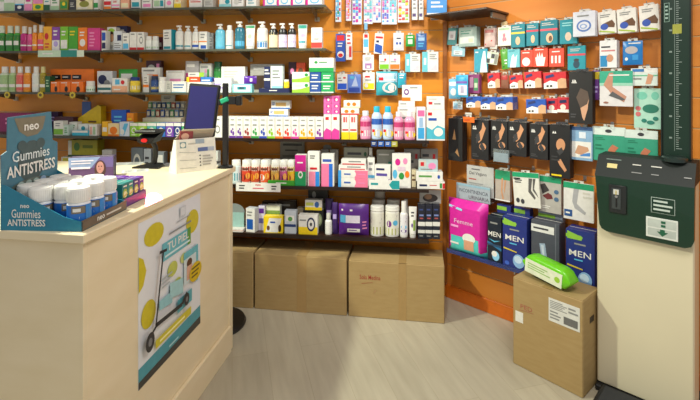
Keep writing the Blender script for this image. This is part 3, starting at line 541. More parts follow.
# ================================================================ fifth shelf
g = 'gummy jars in rows on the fifth shelf'
mixes = [('d8482c', '7a2a1c', 'red'), ('c8502c', 'e8a020', 'terracotta'), ('e0582a', 'W', 'orange red'), ('c8a050', '8a3a20', 'amber'), ('c85a90', '6a2a50', 'berry'), ('e8c020', 'b02c2c', 'yellow')]
xs = [(240.5, 249.5), (250, 258.3), (259.2, 268.6), (270, 278.4), (278.8, 286.2), (286.6, 294)]
for row, (v, dx, nmr) in enumerate(((.262, 0, 'front'), (.19, 1.6, 'middle'), (.12, 3, 'back'))):
    for i, (x0, x1) in enumerate(xs):
        c, c2, q = mixes[i]
        S(5, 'jar', x0+dx, x1+dx, 160.5+(0 if row == 0 else -.6-row*.2), 'white capped gummy jar with %s label, %s row,' % (q, nmr), 'e8e2d4', 'r 0 .72 1 1 e8e0d0;c .35 .3 .2 .22 %s;c .7 .4 .16 .2 f0b040;r .25 .78 .75 .92 6a3a30' % c2, v=v, cap='W', lab=c, ch=.2, l0=.1, l1=.74, group=g, name='gummy_jar')
S(5, 'jar', 230, 239.5, 160.5, 'white capped jar with teal label next to the counter', 'd8e6e4', 'r 0 .1 1 .6 T', cap='W', lab='d8e6e4', group=g, name='gummy_jar', l1=.74)
u0, u1 = BK.u(268, .27), BK.u(294.6, .27); m = MB().box(u0, u1, -.006, 0, 0, .035, mat('3a9a2c', .35), .001)
prints(m, 'l .3 .3 .7 .7 W 1', lambda x, z, l: (u0+(u1-u0)*x, -.0062-EPS*l, .035*z)); o = m.build('tray_front', None, BK.at(0, .266, SH[5]), BK.rz); tag(o, 'green cardboard tray lip in front of the yellow labelled jars', 'tray')
g = 'cartons on the fifth shelf'
S(5, 'carton', 295, 306, 155, 'magenta over green carton with white disc', 'W', 'r 0 .46 1 1 c8208c;r 0 0 1 .46 1e9a5c;c .5 .36 .22 .12 W;c .5 .36 .12 .06 G;l .2 .7 .8 .8 W 1', d=.06, group=g)
for a in [(307.6, 319.4, 151.5, 'white carton with pink and blue lower bars', 'W', 'r .1 0 .66 .42 f08aa8;r .66 0 1 .42 2c8ce0;l .2 .78 .7 .9 E 2;r .2 .48 .8 .54 R'),
          (321.3, 334, 154, 'pink and blue carton with rounded white top', 'W', 'r 0 0 .6 .7 f07aa4;r .6 0 .9 .7 1f6cd0;r .1 .76 .8 .84 3a5ab0')]:
    S(5, 'carton', *a, d=.05, group=g)
for yb, yt, q in ((None, 178.2, 'lower'), (178.2, 170.4, 'upper')):
    S(5, 'carton', 338, 368, yt, 'flat white carton with pink right half, %s of two,' % q, 'W', 'r .56 0 1 1 f07a9c;c .5 .5 .1 .42 W;r 0 0 .1 1 3a9ae0;l .2 .3 .45 .7 3a60b0 1;l .66 .35 .92 .6 K 1', yb=yb, d=.08, group=g)
for yb, yt, x0, x1, q in ((170.4, 165.4, 338.5, 366.5, 'lower'), (165.4, 159.6, 341, 366, 'upper')):
    S(5, 'carton', x0, x1, yt, 'thin white red lined carton, %s of two above pink' % q, 'W', 'r .05 .1 .95 .3 R;l .3 .4 .8 .9 A 1', yb=yb, v=.255, d=.07, group=g)
S(5, 'carton', 343.6, 368.4, 147.5, 'grey green carton behind with dark lettering', '9a9a88', 'l .15 .75 .8 .9 E 1;c .88 .82 .06 .06 D', v=.15, d=.05, group=g)
S(5, 'bottle', 367.6, 373.4, 148, 'slim white bottle behind the tilted carton', 'V', 'l .2 .4 .8 .6 A 1', cap='W', v=.17, group='bottles on the fifth shelf')
S(5, 'carton', 367.4, 374.6, 158, 'narrow white carton with pale blue stripe', 'W', 'r 0 .3 1 .4 S;l .2 .5 .8 .9 A 2', v=.23, group=g)
S(5, 'carton', 375, 391, 165, 'white carton with purple corner, turned slightly', 'W', 'r .1 .5 .8 .62 5a4a9a;p 6a2a8a .5 .05 .95 .05 .95 .4;l .1 .7 .8 .9 N 1', v=.24, d=.05, rz=-8, group=g)
S(5, 'carton', 376.6, 394.6, 149.5, 'grey carton with teal square behind', 'a4a498', 'r .65 .45 .85 .65 2a8a7a;l .1 .8 .9 .9 W 1', v=.15, d=.05, group=g)
S(5, 'carton', 392, 411, 153.5, 'white carton with round cartoonless colour spots', 'W', 'c .3 .75 .14 .1 M;c .7 .78 .12 .09 K;c .15 .4 .12 .13 S;c .5 .35 .14 .1 G;c .8 .4 .12 .1 O;r .3 .5 .7 .62 e0c8d8', v=.255, d=.05, group=g)
S(5, 'carton', 411.6, 416, 170, 'small beige carton between the spotted and green ones', 'C', 'l .1 .3 .9 .8 Z 2', v=.22, group=g)
for x0, x1, q in ((404, 420, 'left'), (420.6, 438, 'right')):
    S(5, 'carton', x0, x1, 149, 'grey carton with small red mark, %s of two at back' % q, '9c9690', 'r .7 .72 .85 .86 R;l .1 .55 .6 .9 E 2', v=.12, d=.05, group=g)
S(5, 'carton', 417, 445, 181.6, 'flat white carton with green and red corner', 'W', 'r .08 .35 .36 .62 N;l .45 .4 .75 .6 R 1;r .82 .15 .9 .8 G;r .92 .1 1 .8 R', d=.09, group=g)
S(5, 'carton', 416, 443, 172, 'flat white carton with green lettering on top', 'W', 'l .1 .3 .75 .75 5a9a4a 1;c .85 .5 .05 .2 B', yb=181.6, d=.09, group=g)
S(5, 'carton', 418.5, 438, 160.5, 'small aqua and red photo carton on the flat pair', 'b4ccd0', 'r 0 .4 .4 1 V;c .7 .5 .2 .3 K;r .1 .5 .28 .85 R;l .1 .1 .9 .3 A 1', yb=172, v=.25, d=.06, group=g)
def card(px0, px1, y0, y1, v, sh, spec, label, col='W', name='shelf_sign', text_d=.0012, lean=0):
    u0, u1 = BK.u(px0, v), BK.u(px1, v); w = u1-u0; pc = (px0+px1)/2; zt, zb = BK.z(pc, y0, v), BK.z(pc, y1, v)
    m = MB().box(-w/2, w/2, -.0006, .0006, 0, zt-zb, mat(col, .35)); prints(m, spec, flat(w, zt-zb, -.0007))
    o = m.build(name, None, BK.at((u0+u1)/2, v, zb), BK.rz); tag(o, label, 'sign'); THINGS.append(o); o['_px'] = pc; return o
card(236, 280.5, 183, 191.5, .289, 5, 't .44 .66 .56 .86 R neo;l .07 .2 .2 .8 E 2;l .38 .25 .66 .5 e05a70 1;l .8 .2 .93 .8 E 2', 'white price card under the gummy jars with small red lettering')
card(369, 399.5, 180, 189.4, .289, 5, 'p 1c9a9c .66 .5 .76 .95 1 .95 1 .05 .76 .05;l .06 .3 .3 .8 1c9a9c 1', 'white shelf card with teal arrow hanging below the fifth shelf front')
card(38, 84, 50.3, 57, .289, 2, 'r .0 .0 .5 1 c4dcc0;r .5 .0 .85 1 2a8a80;l .1 .3 .4 .7 W 1', 'pale green and teal strip hanging from the second shelf edge', 'dce8d0')
u = BK.u(291, .07); r = root('acrylic_sign', BK.at(u, .03, SH[5]), BK.rz, 'grey sign card with dark heading standing behind the gummy jars', 'sign')
m = MB().box(-.09, .09, -.001, .001, .02, .275, mat('8f8c7e')); prints(m, 'l .12 .8 .9 .94 3a3a34 1;l .2 .66 .8 .76 3a3a34 1;l .1 .3 .9 .6 6a685c 3', lambda x, z, l: (-.09+.18*x, -.0012-EPS*l, (.02+.255*z))); m.build('sign_card', r)
MB().box(-.09, .09, -.012, .012, 0, .02, M_CLEAR, .002).build('sign_foot', r)
for x0, x1 in ((324, 333), ):
    u = BK.u(327, .1); r = root('round_wobbler', BK.at(u, .09, SH[5]), BK.rz, 'grey round tag on a stem behind the pink and blue carton', 'sign')
    m = MB().add([(.03*math.cos(t*math.pi/12), -.001, .235+.02*math.sin(t*math.pi/12)) for t in range(24)], [list(range(24))], mat('8c8a80')); m.build('tag_disc', r)
    MB().box(-.002, .002, 0, .002, 0, .22, M_CLEAR).build('stem', r)
    for a, b in ((321, 328.6), (330, 338)):
        S(5, 'carton', a, b, 149.5, 'small grey carton behind, %s of the round tag' % ('left' if a < 325 else 'right'), '98948a', 'l .1 .6 .9 .9 5a5a54 1;r .1 .1 .9 .3 A', v=.16, d=.04, group='small grey cartons')
# left section of the fifth shelf, seen over the counter
for x0, x1, yb, yt, v, d, n_ in ((62, 80, None, 168, .2, .07, 'lowest of the pile'), (61, 78, 168, 157, .2, .07, 'with green square')):
    S(5, 'carton', x0, x1, yt, 'yellow and white carton, %s, behind the counter' % n_, 'd8d6c0', 'r .1 .1 .45 .9 c8c030;r .5 .15 .6 .85 3a6a3c;l .65 .3 .95 .8 A 2', yb=yb, v=v, d=d, group='cartons piled behind the counter', wh='')
S(5, 'carton', 80.5, 97.5, 158.5, 'dark green and yellow carton lower in the pile', '2a3a24', 'r 0 .8 1 1 c8c030', v=.2, d=.08, group='cartons piled behind the counter')
S(5, 'carton', 68, 97.5, 140, 'long yellow green carton topping the pile', 'a8a42c', 'r .0 .1 .12 .95 d8d8c8;c .3 .6 .1 .25 4a7a30;l .5 .4 .9 .8 6a7a20 1;r 0 0 1 .12 2a4a24', yb=157, v=.19, d=.08, group='cartons piled behind the counter')
for x0, x1, yt, c, n_, sp in ((102, 112, 150, 'd0d0c8', 'white', 'l .2 .5 .8 .8 A 2'), (131, 143, 148, '6a7278', 'grey', 'c .5 .55 .32 .28 V;c .5 .55 .22 .18 5a646c'), (143.6, 151, 149, 'a4aab0', 'pale grey', 'l .2 .3 .8 .8 E 3'), (153, 164, 152, '8a9298', 'mid grey', 'r .1 .6 .9 .9 W'),
        (170, 182, 152, 'c8c4b8', 'ivory', 'l .2 .5 .8 .9 A 2'), (184, 198, 150, 'b8c0c0', 'pale blue', 'r .1 .5 .9 .8 W'), (200, 218, 151, 'd0d4cc', 'wide pale', 'l .2 .5 .8 .9 T 2')):
    S(5, 'carton', x0, x1, yt, '%s carton seen past the counter edge' % n_, c, sp, v=.24, group='cartons seen past the counter')
# ================================================================ lowest shelf
g = 'cartons on the lowest shelf'
S(6, 'carton', 246, 256, 208.5, 'white carton with blue square and grey side', 'W', 'r .12 .12 .8 .55 1f5cb0;l .15 .65 .8 .9 A 2', side='c0c4c8', rz=-12, group=g)
r = root('brochure_stack', BK.at(BK.u(236, .24), .22, SH[6]), BK.rz, 'pale brochures with a teal half disc leaning at the shelf end behind the counter', 'brochure')
m = MB(); 
for i in range(5): m.box(-.09, .06, -.05+.0, .04, .004*i, .004*i+.003, mat(('W', 'd8d0c8', 'e0b0a0')[i % 3]), .001)
m.box(-.09, .05, .0, .004, .02, .12, mat('9cc4bc')); m.prism([(-.02+.075*math.cos(t*math.pi/10), .12+.06*math.sin(t*math.pi/10)) for t in range(11)], .0, .004, mat('8a9490')); m.build('brochures', r)
S(6, 'carton', 258.4, 264.6, 206, 'narrow lilac and white carton', 'd4d0e4', 'r .1 .7 .9 .9 P;r .1 .3 .9 .5 6a6ab0', v=.22, group=g)
S(6, 'carton', 266, 280, 205.5, 'white carton with moss green band', 'd8dccc', 'r 0 .5 1 .8 7a9a4c;l .15 .2 .8 .4 A 2', v=.2, group=g)
S(6, 'carton', 263.4, 282.8, 216.5, 'yellow and white carton with small brown picture', 'Y', 'p W .1 .05 .3 .9 .95 .9 .75 .05;c .25 .3 .08 .15 Z;c .85 .3 .08 .22 3a2a1c;l .35 .55 .7 .75 B 1', d=.05, group=g)
for x0, x1, yt, n_ in ((262, 276, 202, 'left'), (276.4, 296, 201, 'right')):
    S(6, 'carton', x0, x1, yt, 'dark brown carton, %s of two at the back' % n_, '2c2420', 'l .1 .75 .9 .92 A 1', v=.12, d=.05, group=g)
S(6, 'carton', 284.4, 296, 211, 'silver grey carton with navy stripe', 'c4ccd4', 'r 0 .3 1 .42 1f3a70;r .15 .55 .85 .8 W;c .5 .65 .2 .1 5a9a50', d=.05, group=g)
S(6, 'carton', 297, 304, 208, 'beige carton behind the silver grey one', 'a89c84', 'l .1 .5 .9 .8 Z 2', v=.15, group=g)
S(6, 'carton', 298.4, 317.6, 215, 'white over yellow carton with navy ring', 'W', 'r 0 0 1 .38 Y;c .66 .52 .22 .36 N;c .66 .52 .16 .26 W;c .66 .52 .06 .1 E;l .06 .65 .4 .8 A 1', d=.05, group=g)
for i, (x0, x1) in enumerate(((303, 313), (313.5, 323.6))):
    S(6, 'carton', x0, x1, 210.5, 'black carton with olive disc, %s of two behind yellow ring box' % ('left', 'right')[i], '1c1c1e', 'c .5 .55 .36 .32 8a9a70;c .5 .55 .26 .22 b8c098', v=.19, d=.05, group=g)
S(6, 'carton', 305, 322, 200, 'flat white and yellow carton lying on the black pair', 'W', 'r 0 0 1 .3 Y;c .7 .55 .13 .3 3a6ab0;r .05 .45 .5 .75 c8d060', yb=210.5, v=.19, d=.05, group=g)
S(6, 'carton', 308, 328, 186.5, 'black carton with grey panel at the back of the shelf', '1a1a1a', 'r .2 .3 .9 .6 6a7068;c .3 .8 .1 .08 A;l .3 .4 .8 .5 W 1', v=.11, d=.05, group=g)
S(6, 'spray', 324.6, 331.6, 214, 'small white spray bottle', 'W', 'r 0 .2 1 .6 W;l .25 .3 .8 .8 A 3', cap='V', lab='e8e8e4', group='bottles on the lowest shelf')
for x0, x1, yt, v, n_ in ((325, 333, 199, .17, 'dark purple sachet pack behind the spray bottle'), (331.8, 337.6, 203, .25, 'narrow violet sachet pack beside the large purple pack')):
    S(6, 'pouch', x0, x1, yt, n_, '3a2060', 'r .2 .5 .8 .65 Q', v=v, d=.035, group='purple packs')
S(6, 'pouch', 338, 368.6, 205, 'large purple pack with white panel', '5a2486', 'r .06 .42 .72 .66 e4e0ec;r .06 .42 .25 .66 S;r .3 .12 .72 .24 W;l .1 .76 .6 .88 W 1;l .35 .15 .7 .22 P 1;l .8 .2 .95 .5 K 3', d=.06, group='purple packs')
for x0, x1, c, n_ in ((370, 384, 'd8d4c4', 'olive base'), (385, 399.4, 'W', 'purple flower')):
    sp = 'r 0 0 1 .35 a8aa50;l .2 .45 .8 .8 A 2' if 'olive' in n_ else 'r 0 0 1 .3 b4b468;c .35 .5 .12 .15 7a3a8a;c .65 .55 .12 .12 S;l .2 .75 .8 .95 A 1'
    S(6, 'jar', x0, x1, 207, 'white powder tub with %s' % n_, 'e4e2da', sp, cap='W', lab='e4e2d4', neck=.9, ch=.14, l1=.8, group='white powder tubs', name='powder_tub', d=.08)
    S(6, 'jar', x0+1.5, x1+1, 200.5, 'white tub standing behind the %s tub' % n_, 'c4bca8', 'l .2 .3 .8 .8 Z 2', cap='d8d4c8', lab='c8c0a8', neck=.9, ch=.14, v=.16, group='white powder tubs', name='powder_tub', d=.07)
S(6, 'jar', 374, 385.6, 190, 'tall narrow tub at the back above the others', 'b0a48c', 'l .2 .4 .8 .8 Z 2', cap='c8c0b0', neck=.85, v=.083, d=.06, group='white powder tubs', name='powder_tub', lab='a89878')
S(6, 'spray', 400, 407.8, 202, 'tall white spray bottle with blue dot label', 'W', 'c .5 .4 .25 .1 S;c .5 .2 .25 .08 P;l .2 .6 .8 .9 A 2', cap='W', lab='e6e4e8', group='bottles on the lowest shelf')
S(6, 'bottle', 403, 409, 200, 'pale bottle half hidden behind the tall spray', 'V', 'l .2 .4 .8 .8 A 2', cap='W', v=.18, group='bottles on the lowest shelf')
S(6, 'tube', 408.8, 417, 207.5, 'white tube with green leaf side', 'W', 'r .55 .1 1 .5 8aa84a;l .2 .6 .8 .85 E 2;c .35 .3 .15 .08 P', cap='W', group='tubes on the lowest shelf')
for i, (x0, x1) in enumerate(((418, 425), (425.3, 432.3), (432.6, 440))):
    q = ('left', 'middle', 'right')[i]
    S(6, 'carton', x0, x1, 221, 'black and white striped carton, %s column lower,' % q, '1c2230', 'r 0 .32 1 .5 d8d8d0;r 0 .72 1 .95 e4e4dc;l .2 .1 .8 .22 A 1', d=.08, group='black and white cartons')
    S(6, 'carton', x0, x1, 205, 'black carton with blue and red dashes, %s column upper,' % q, '191c2c', 'r .2 .3 .8 .4 7a8ac0;r .25 .12 .75 .2 b05050;l .2 .6 .8 .8 3a4a80 1', yb=221, d=.08, group='black and white cartons')
card(419.5, 441, 190, 203.4, .2, 6, 'c .5 .4 .35 .3 3a3230;c .4 .5 .18 .2 8a6a50;l .05 .8 .3 .95 W 1', 'small photo card hanging above the black cartons on the lowest shelf', 'b4b4b0', 'photo_card')
# sunflower price clips on the left end of the third shelf
for px, q in ((6, 'leftmost'), (39.5, 'middle'), (71.5, 'rightmost')):
    u = BK.u(px, .3); r = root('price_clip', BK.at(u, .288, SH[3]), BK.rz, 'yellow sunflower shaped price clip, %s of three on the third shelf edge' % q, 'clip', 'sunflower price clips')
    m = MB(); m.prism([((.027 if t % 2 else .018)*math.cos(t*math.pi/10), -.018+(.027 if t % 2 else .018)*math.sin(t*math.pi/10)) for t in range(20)], -.004, -.001, mat('d8c040')); m.build('petals', r)
    m = MB(); m.prism([(.011*math.cos(t*math.pi/8), -.018+.011*math.sin(t*math.pi/8)) for t in range(16)], -.006, -.004, mat('6a5a28')); m.build('clip_centre', r)
# ================================================================ hanging goods, back wall
g = 'toothbrush packs'
wh = 'hanging in the top middle row'
fl = 'r 0 .0 1 .35 {a};p {b} 0 .35 .4 .5 1 .38 1 .25 .5 .3 0 .2;c .3 .7 .2 .05 {c};c .7 .6 .18 .06 {a};c .45 .5 .18 .05 {b};r 0 .86 1 1 {c};p {c} .1 .1 .5 .22 .9 .08'
for x0, x1, y1, d_, a, b, c in ((335.5, 341, 22, 'green blue and red toothbrush pack', 'S', 'R', 'G'), (346, 351, 21, 'slim pink and orange toothbrush pack', 'K', 'O', 'V'), (352.5, 361.5, 24.5, 'violet and blue patterned toothbrush pack, widest left one,', '9a5ac0', 'M', 'S'),
      (364, 372.4, 24, 'aqua and violet patterned toothbrush pack', '6ac0c8', '8a50b8', 'K'), (373, 381, 22.6, 'blue and pink patterned toothbrush pack', '5a8ad0', 'K', 'W'), (382, 389, 24.5, 'magenta and blue patterned toothbrush pack', 'd05aa8', '5a6ac8', 'S'), (389.4, 396.6, 24.5, 'turquoise and lilac patterned toothbrush pack', '5ac0d0', 'Q', 'M'),
      (398, 409, 22.5, 'red and lime patterned wide pack', 'd0402c', 'U', 'Y')):
    cells = ';'.join('r %.2f %.2f %.2f %.2f %s' % (.08+.29*i, .06+.085*j, .08+.29*i+.25, .06+.085*j+.055+.03*((i+j) % 2), random.choice((a, b, c, 'W', a))) for j in range(9) for i in range(3))
    H(BK, 'box', x0, x1, -14, y1, d_, 'dfe6ee', cells+';r 0 .86 1 1 '+c, d=.02, where=wh, group=g, cat='box')
for x0, x1, d_ in ((411.4, 417.4, 'black sided white carton with purple square'), (418.4, 423.4, 'slim white carton with purple square')):
    H(BK, 'box', x0, x1, -14, 20, d_, 'W', 'r .2 .1 .75 .2 4a2a70;r 0 0 .12 1 X;l .3 .3 .8 .8 A 4', d=.025, where=wh, group=g, cat='box')
H(BK, 'box', 431, 439, 6.5, 20, 'small white carton with dark code panel', 'd4d4d4', 'r .3 .3 .8 .7 9aa0a8;r 0 0 1 .1 A', where='hanging beside the wall corner', cat='box', group=g)
wh = 'hanging in the second middle row'; g = 'dental care packs'
H(BK, 'box', 336, 345, 32, 61.5, 'tall blue carton with red and white swoosh', '2a55b0', 'r .1 .75 .9 .95 R;c .5 .25 .35 .12 W;c .5 .22 .25 .07 R;l .2 .5 .8 .7 W 2', d=.03, where=wh, group=g, cat='box')
H(BK, 'box', 346, 352, 31, 60, 'tall white carton with red side lettering', 'W', 'r .5 .1 .9 .5 d83a3a;l .2 .55 .8 .95 R 3', d=.025, where=wh, group=g, cat='box')
H(BK, 'card', 363.2, 368.6, 31.5, 53, 'slim white and blue toothbrush card', 'W', 'r .1 .3 .9 .7 S;r .2 .78 .8 .95 R', where=wh, group=g, prod='8ac0e0')
H(BK, 'box', 375.4, 384, 31.5, 54, 'slanting white carton with blue and red stripes', 'W', 'p B .1 .1 .1 .5 .9 .4 .9 .0;r .1 .75 .9 .85 R;r .2 .55 .5 .65 N', where=wh, group=g, cat='box', tilt=4)
H(BK, 'pouch', 393.6, 403.6, 31, 50.5, 'rounded white and grey dental pack with blue drops', 'dcdce2', 'c .5 .45 .38 .32 W;c .35 .4 .1 .08 B;c .65 .4 .1 .08 B;r .3 .65 .7 .72 N', where=wh, group=g)
H(BK, 'pouch', 406, 414.5, 33, 46.5, 'small green floss pack', '2a9c3c', 'r .25 .2 .75 .6 d8ecd0;r .2 .75 .8 .85 W', where=wh, group=g)
H(BK, 'pouch', 416.4, 426.4, 31.5, 50, 'rounded blue dental pack', '3a6aa8', 'r .2 .55 .8 .75 9ac0e0;l .2 .15 .8 .45 S 2', where=wh, group=g)
wh = 'hanging in the third middle row'
H(BK, 'box', 363, 373.6, 53, 70.3, 'white carton with violet picture', 'W', 'r .2 .1 .8 .45 a87ab0;r .35 .15 .65 .3 W;l .2 .6 .8 .85 A 2', where=wh, group=g, cat='box')
H(BK, 'box', 379.4, 389, 53, 69.8, 'white carton with green base square', 'W', 'r .05 .04 .95 .36 7ac020;r .5 .6 .7 .75 R;l .1 .45 .8 .6 A 1', where=wh, group=g, cat='box')
H(BK, 'box', 389.8, 399.8, 53, 69.8, 'white carton with orange base square', 'W', 'r .05 .04 .95 .36 f07a28;r .4 .6 .65 .75 K;l .1 .45 .8 .6 A 1', where=wh, group=g, cat='box')
for x0, x1, q, y0 in ((405.6, 419.8, 'left', 52), (422.6, 438, 'right', 50)):
    H(BK, 'box', x0, x1, y0, 72, 'white carton with turquoise left stripe, %s of two' % q, 'W', 'r 0 0 .34 1 6ac4d0;r .1 .35 .25 .7 d8f0f0;l .45 .6 .9 .9 A 3;p dcd0d8 .5 .1 .9 .4 .9 .1', d=.02, where=wh, group=g, cat='box')
wh = 'hanging in the fourth middle row'
H(BK, 'box', 337.3, 347, 72, 90, 'white carton with royal blue base', 'W', 'r .05 .04 .95 .4 2c5cd0;r .6 .7 .85 .8 R;l .1 .5 .5 .8 A 2', where=wh, group=g, cat='box')
H(BK, 'pouch', 347.8, 360.6, 72.5, 93, 'translucent blue retainer pack', '6a8ad8', 'r .1 .06 .9 .28 2f4ca8;p b8c8e8 .3 .35 .6 .9 .8 .35;r .2 .75 .5 .9 S', where=wh, group=g)
H(BK, 'box', 363, 374.4, 70.5, 90, 'white carton with bright yellow base', 'W', 'r .05 .04 .95 .38 f0e010;c .3 .25 .15 .12 W;r .2 .7 .6 .8 R;l .2 .5 .8 .62 A 1', where=wh, group=g, cat='box')
H(BK, 'pouch', 376.6, 397, 69.5, 95.5, 'large teal wipes pack with baby picture', '3aa8b4', 'r .03 .55 .97 .93 b8d8f0;c .62 .32 .33 .22 e8d8d4;c .7 .32 .14 .14 W;r .12 .62 .34 .75 R;r .4 .62 .9 .68 W', d=.05, v=.09, where=wh, group='wipes packs')
H(BK, 'pouch', 398, 406, 71, 88, 'narrow turquoise pack with red tip', '2aa0b8', 'p d83a50 .3 .1 .9 .1 .9 .5;l .2 .6 .8 .9 W 2', where=wh, group='wipes packs')
# shelf above the wall corner and its blue box
z = RT.z(470, 9, .3); u0, u1 = .02, RT.u(487, .3)
r = root('display_shelf', RT.at((u0+u1)/2, 0, z), RT.rz, 'short dark shelf above the hanging plasters on the right wall', 'shelf')
m = MB().box(-(u1-u0)/2, (u1-u0)/2, -.3, -.002, -.012, 0, M_DARK, .002); m.build('shelf_board', r)
m = MB().box((u1-u0)/2-.03, (u1-u0)/2-.015, -.2, -.004, -.05, -.012, M_BRACK, .003); m.build('bracket', r)
m = MB().box((u1-u0)/2-.045, (u1-u0)/2-.005, -.024, -.002, -.095, -.055, mat('d8c090'), .004); m.build('bracket_clip', r)
r = root('medicine_carton', BK.at(BK.u(437, .2), .17, z+.0008), BK.rz, 'bright blue and white carton on the short shelf in the corner', 'box'); carton(r, .13, .05, .16, '2a8ad0', 'r 0 0 1 .12 W;l .2 .3 .8 .8 W 3')
# ================================================================ hanging goods, right wall
R_ = RT
wh = 'in the right wall top row'; g = 'packs in the top row of the right wall'
H(R_, 'box', 447.5, 453, 31, 44, 'small dark purple carton', '4a3050', 'r .2 .2 .8 .7 d8c8d8', where=wh, group=g, cat='box', v=.03, d=.01)
H(R_, 'pouch', 448.5, 457.5, 26, 45, 'grey teal pack with white label', '5a9a9c', 'r .15 .3 .85 .8 dcd8dc;r .35 .4 .65 .6 b8a8b0', where=wh, group=g, tilt=6, v=.06)
H(R_, 'pouch', 452, 464.6, 44, 56.5, 'pale blue pack with white label', '9ac4d0', 'r .2 .15 .85 .55 dfe6ea;l .3 .2 .7 .5 A 2', where='under the grey teal pack on the right wall', group=g, tilt=4)
H(R_, 'pouch', 458.5, 475.5, 25, 46.5, 'clear bag with white first aid box', 'b4c8c0', 'r .1 .15 .9 .5 dde4dc;l .15 .6 .8 .85 5a9a8a 2;r .6 .2 .85 .4 C', n=3, d=.02, v=.1, where=wh, group=g)
H(R_, 'pouch', 484, 494, 26, 47, 'clear pack with red and white tapes', 'd4b8b0', 'p W .1 .2 .9 .5 .9 .7 .1 .4;r .1 .75 .9 .9 c06a6a;p R .1 .1 .8 .3 .8 .36 .1 .16', n=2, where=wh, group=g, v=.09, d=.02)
H(R_, 'box', 498, 510.4, 25, 46, 'white carton with pink figure', 'e8e4d4', 'c .5 .55 .1 .12 e08090;c .45 .35 .08 .12 e08090;c .6 .35 .08 .1 e08090;r .1 .85 .9 .95 I', n=2, d=.03, v=.09, where=wh, group=g, cat='box')
H(R_, 'box', 511.4, 524.4, 22, 47.5, 'teal carton with yellow stripe and foot', '17808c', 'r 0 .58 1 .66 e8c83c;c .5 .28 .17 .18 e0b890;l .1 .75 .8 .92 V 2', n=2, where=wh, group=g, cat='box', v=.09)
H(R_, 'box', 526.6, 538, 21, 46, 'teal carton with red stripe and toe', '15808e', 'r 0 .62 1 .7 d83a50;c .55 .3 .16 .18 e0b890;l .1 .78 .8 .92 V 2', n=2, where=wh, group=g, cat='box', v=.09)
H(R_, 'box', 540.6, 557, 18, 45, 'wide teal carton with red stripe and heel', '157a88', 'r 0 .58 1 .66 e05060;c .55 .28 .2 .2 e0b890;c .6 .25 .1 .12 Z;l .1 .78 .8 .92 V 2', n=2, where=wh, group=g, cat='box', v=.1)
H(R_, 'box', 560, 576.6, 17, 44, 'plain teal carton with small toe picture', '1a8c9a', 'c .5 .3 .18 .18 d8c0a8;l .15 .7 .85 .9 L 2', n=2, where=wh, group=g, cat='box', v=.1)
H(R_, 'box', 573.4, 594.6, 9, 36.5, 'white pack with blue coiled ring', 'd8dae2', 'c .5 .42 .33 .24 5a7ab8;c .5 .42 .25 .17 d8dae2;c .48 .4 .17 .1 8aa4d0;c .48 .4 .1 .06 d8dae2;l .2 .76 .8 .88 A 1', n=3, v=.13, where=wh, group=g, cat='box')
for i, (x0, x1, y0, y1) in enumerate(((597.6, 614.6, 9, 34), (616.8, 635, 6, 33), (638.8, 657.6, 2.5, 31))):
    H(R_, 'box', x0, x1, y0, y1, 'white hand and wrist brace carton, %s of three' % ('left', 'middle', 'right')[i], 'eae6dc', 'p Z .25 .45 .8 .6 .95 .4 .9 .25 .45 .3;c .35 .32 .22 .14 3a58b0;p a8c040 .05 .12 .9 .0 .9 .06 .05 .18;l .15 .72 .8 .88 A 2', n=2, d=.022, v=.1, where=wh, group=g, cat='box', tilt=-3)
wh = 'in the right wall second row'; g = 'packs in the second row of the right wall'
H(R_, 'box', 474.4, 487, 47, 72.5, 'teal carton with pale hand outline', '2f9ab0', 'p d8e8e4 .45 .0 .55 .5 .7 .9 .85 .9 .95 .3 1 .0;l .1 .8 .4 .92 W 1', where=wh, group=g, cat='box')
H(R_, 'card', 487.6, 499, 50, 64.5, 'tilted sheet with white and black squares', 'c8d0b8', 'r .08 .5 .35 .85 W;r .42 .5 .7 .85 E;r .08 .08 .35 .42 E;r .42 .08 .7 .42 W;r .74 .08 .95 .85 8a8a80', where=wh, group=g, tilt=10, d=.004)
H(R_, 'pouch', 499.6, 506.6, 47, 69.5, 'narrow lime green pack', '5aa03a', 'p D .2 .1 .5 .9 .6 .9 .4 .1;l .5 .2 .9 .5 W 2', where=wh, group=g, tilt=-6)
H(R_, 'box', 507.8, 519.4, 47, 67.5, 'pale teal carton with white glove hand', '6ab8c0', 'p e0ecec .2 .0 .35 .6 .5 .75 .6 .5 .8 .7 .7 .0;l .1 .85 .8 .95 T 1', where=wh, group=g, cat='box')
H(R_, 'box', 521, 532.6, 48, 67, 'red carton with white folded hand', 'd8442c', 'c .45 .3 .33 .26 ece0d8;l .15 .78 .8 .9 W 1', where=wh, group=g, cat='box', n=2)
H(R_, 'box', 533.4, 547.4, 45.5, 67, 'red carton with white open hand', 'dc4428', 'p f0e4dc .25 .05 .15 .5 .25 .5 .3 .72 .38 .5 .45 .78 .53 .5 .62 .75 .7 .48 .85 .5 .75 .05;l .15 .85 .8 .93 W 1', where=wh, group=g, cat='box', n=2)
H(R_, 'box', 549.4, 563.6, 46, 67, 'red and white carton with three white fingers', 'd84830', 'r .15 .2 .28 .6 W;r .4 .2 .53 .6 W;r .65 .2 .78 .6 W;l .2 .75 .8 .88 W 1', where=wh, group=g, cat='box')
H(R_, 'box', 568, 585, 43.5, 70.5, 'turquoise carton with red stripe and dark toe', '1f96a4', 'r 0 .6 1 .68 d84a5a;c .5 .25 .18 .16 2a4a5a;c .5 .42 .15 .06 E;l .15 .76 .8 .9 V 2', where=wh, group=g, cat='box')
H(R_, 'box', 600, 616.4, 38, 68, 'white carton with blue block and brown knee', 'e6e6e4', 'r .04 .04 .45 .45 2a8ac0;c .6 .35 .2 .14 c89070;r .1 .6 .9 .65 d08080;l .1 .7 .8 .82 E 1', n=2, d=.03, v=.1, where=wh, group=g, cat='box')
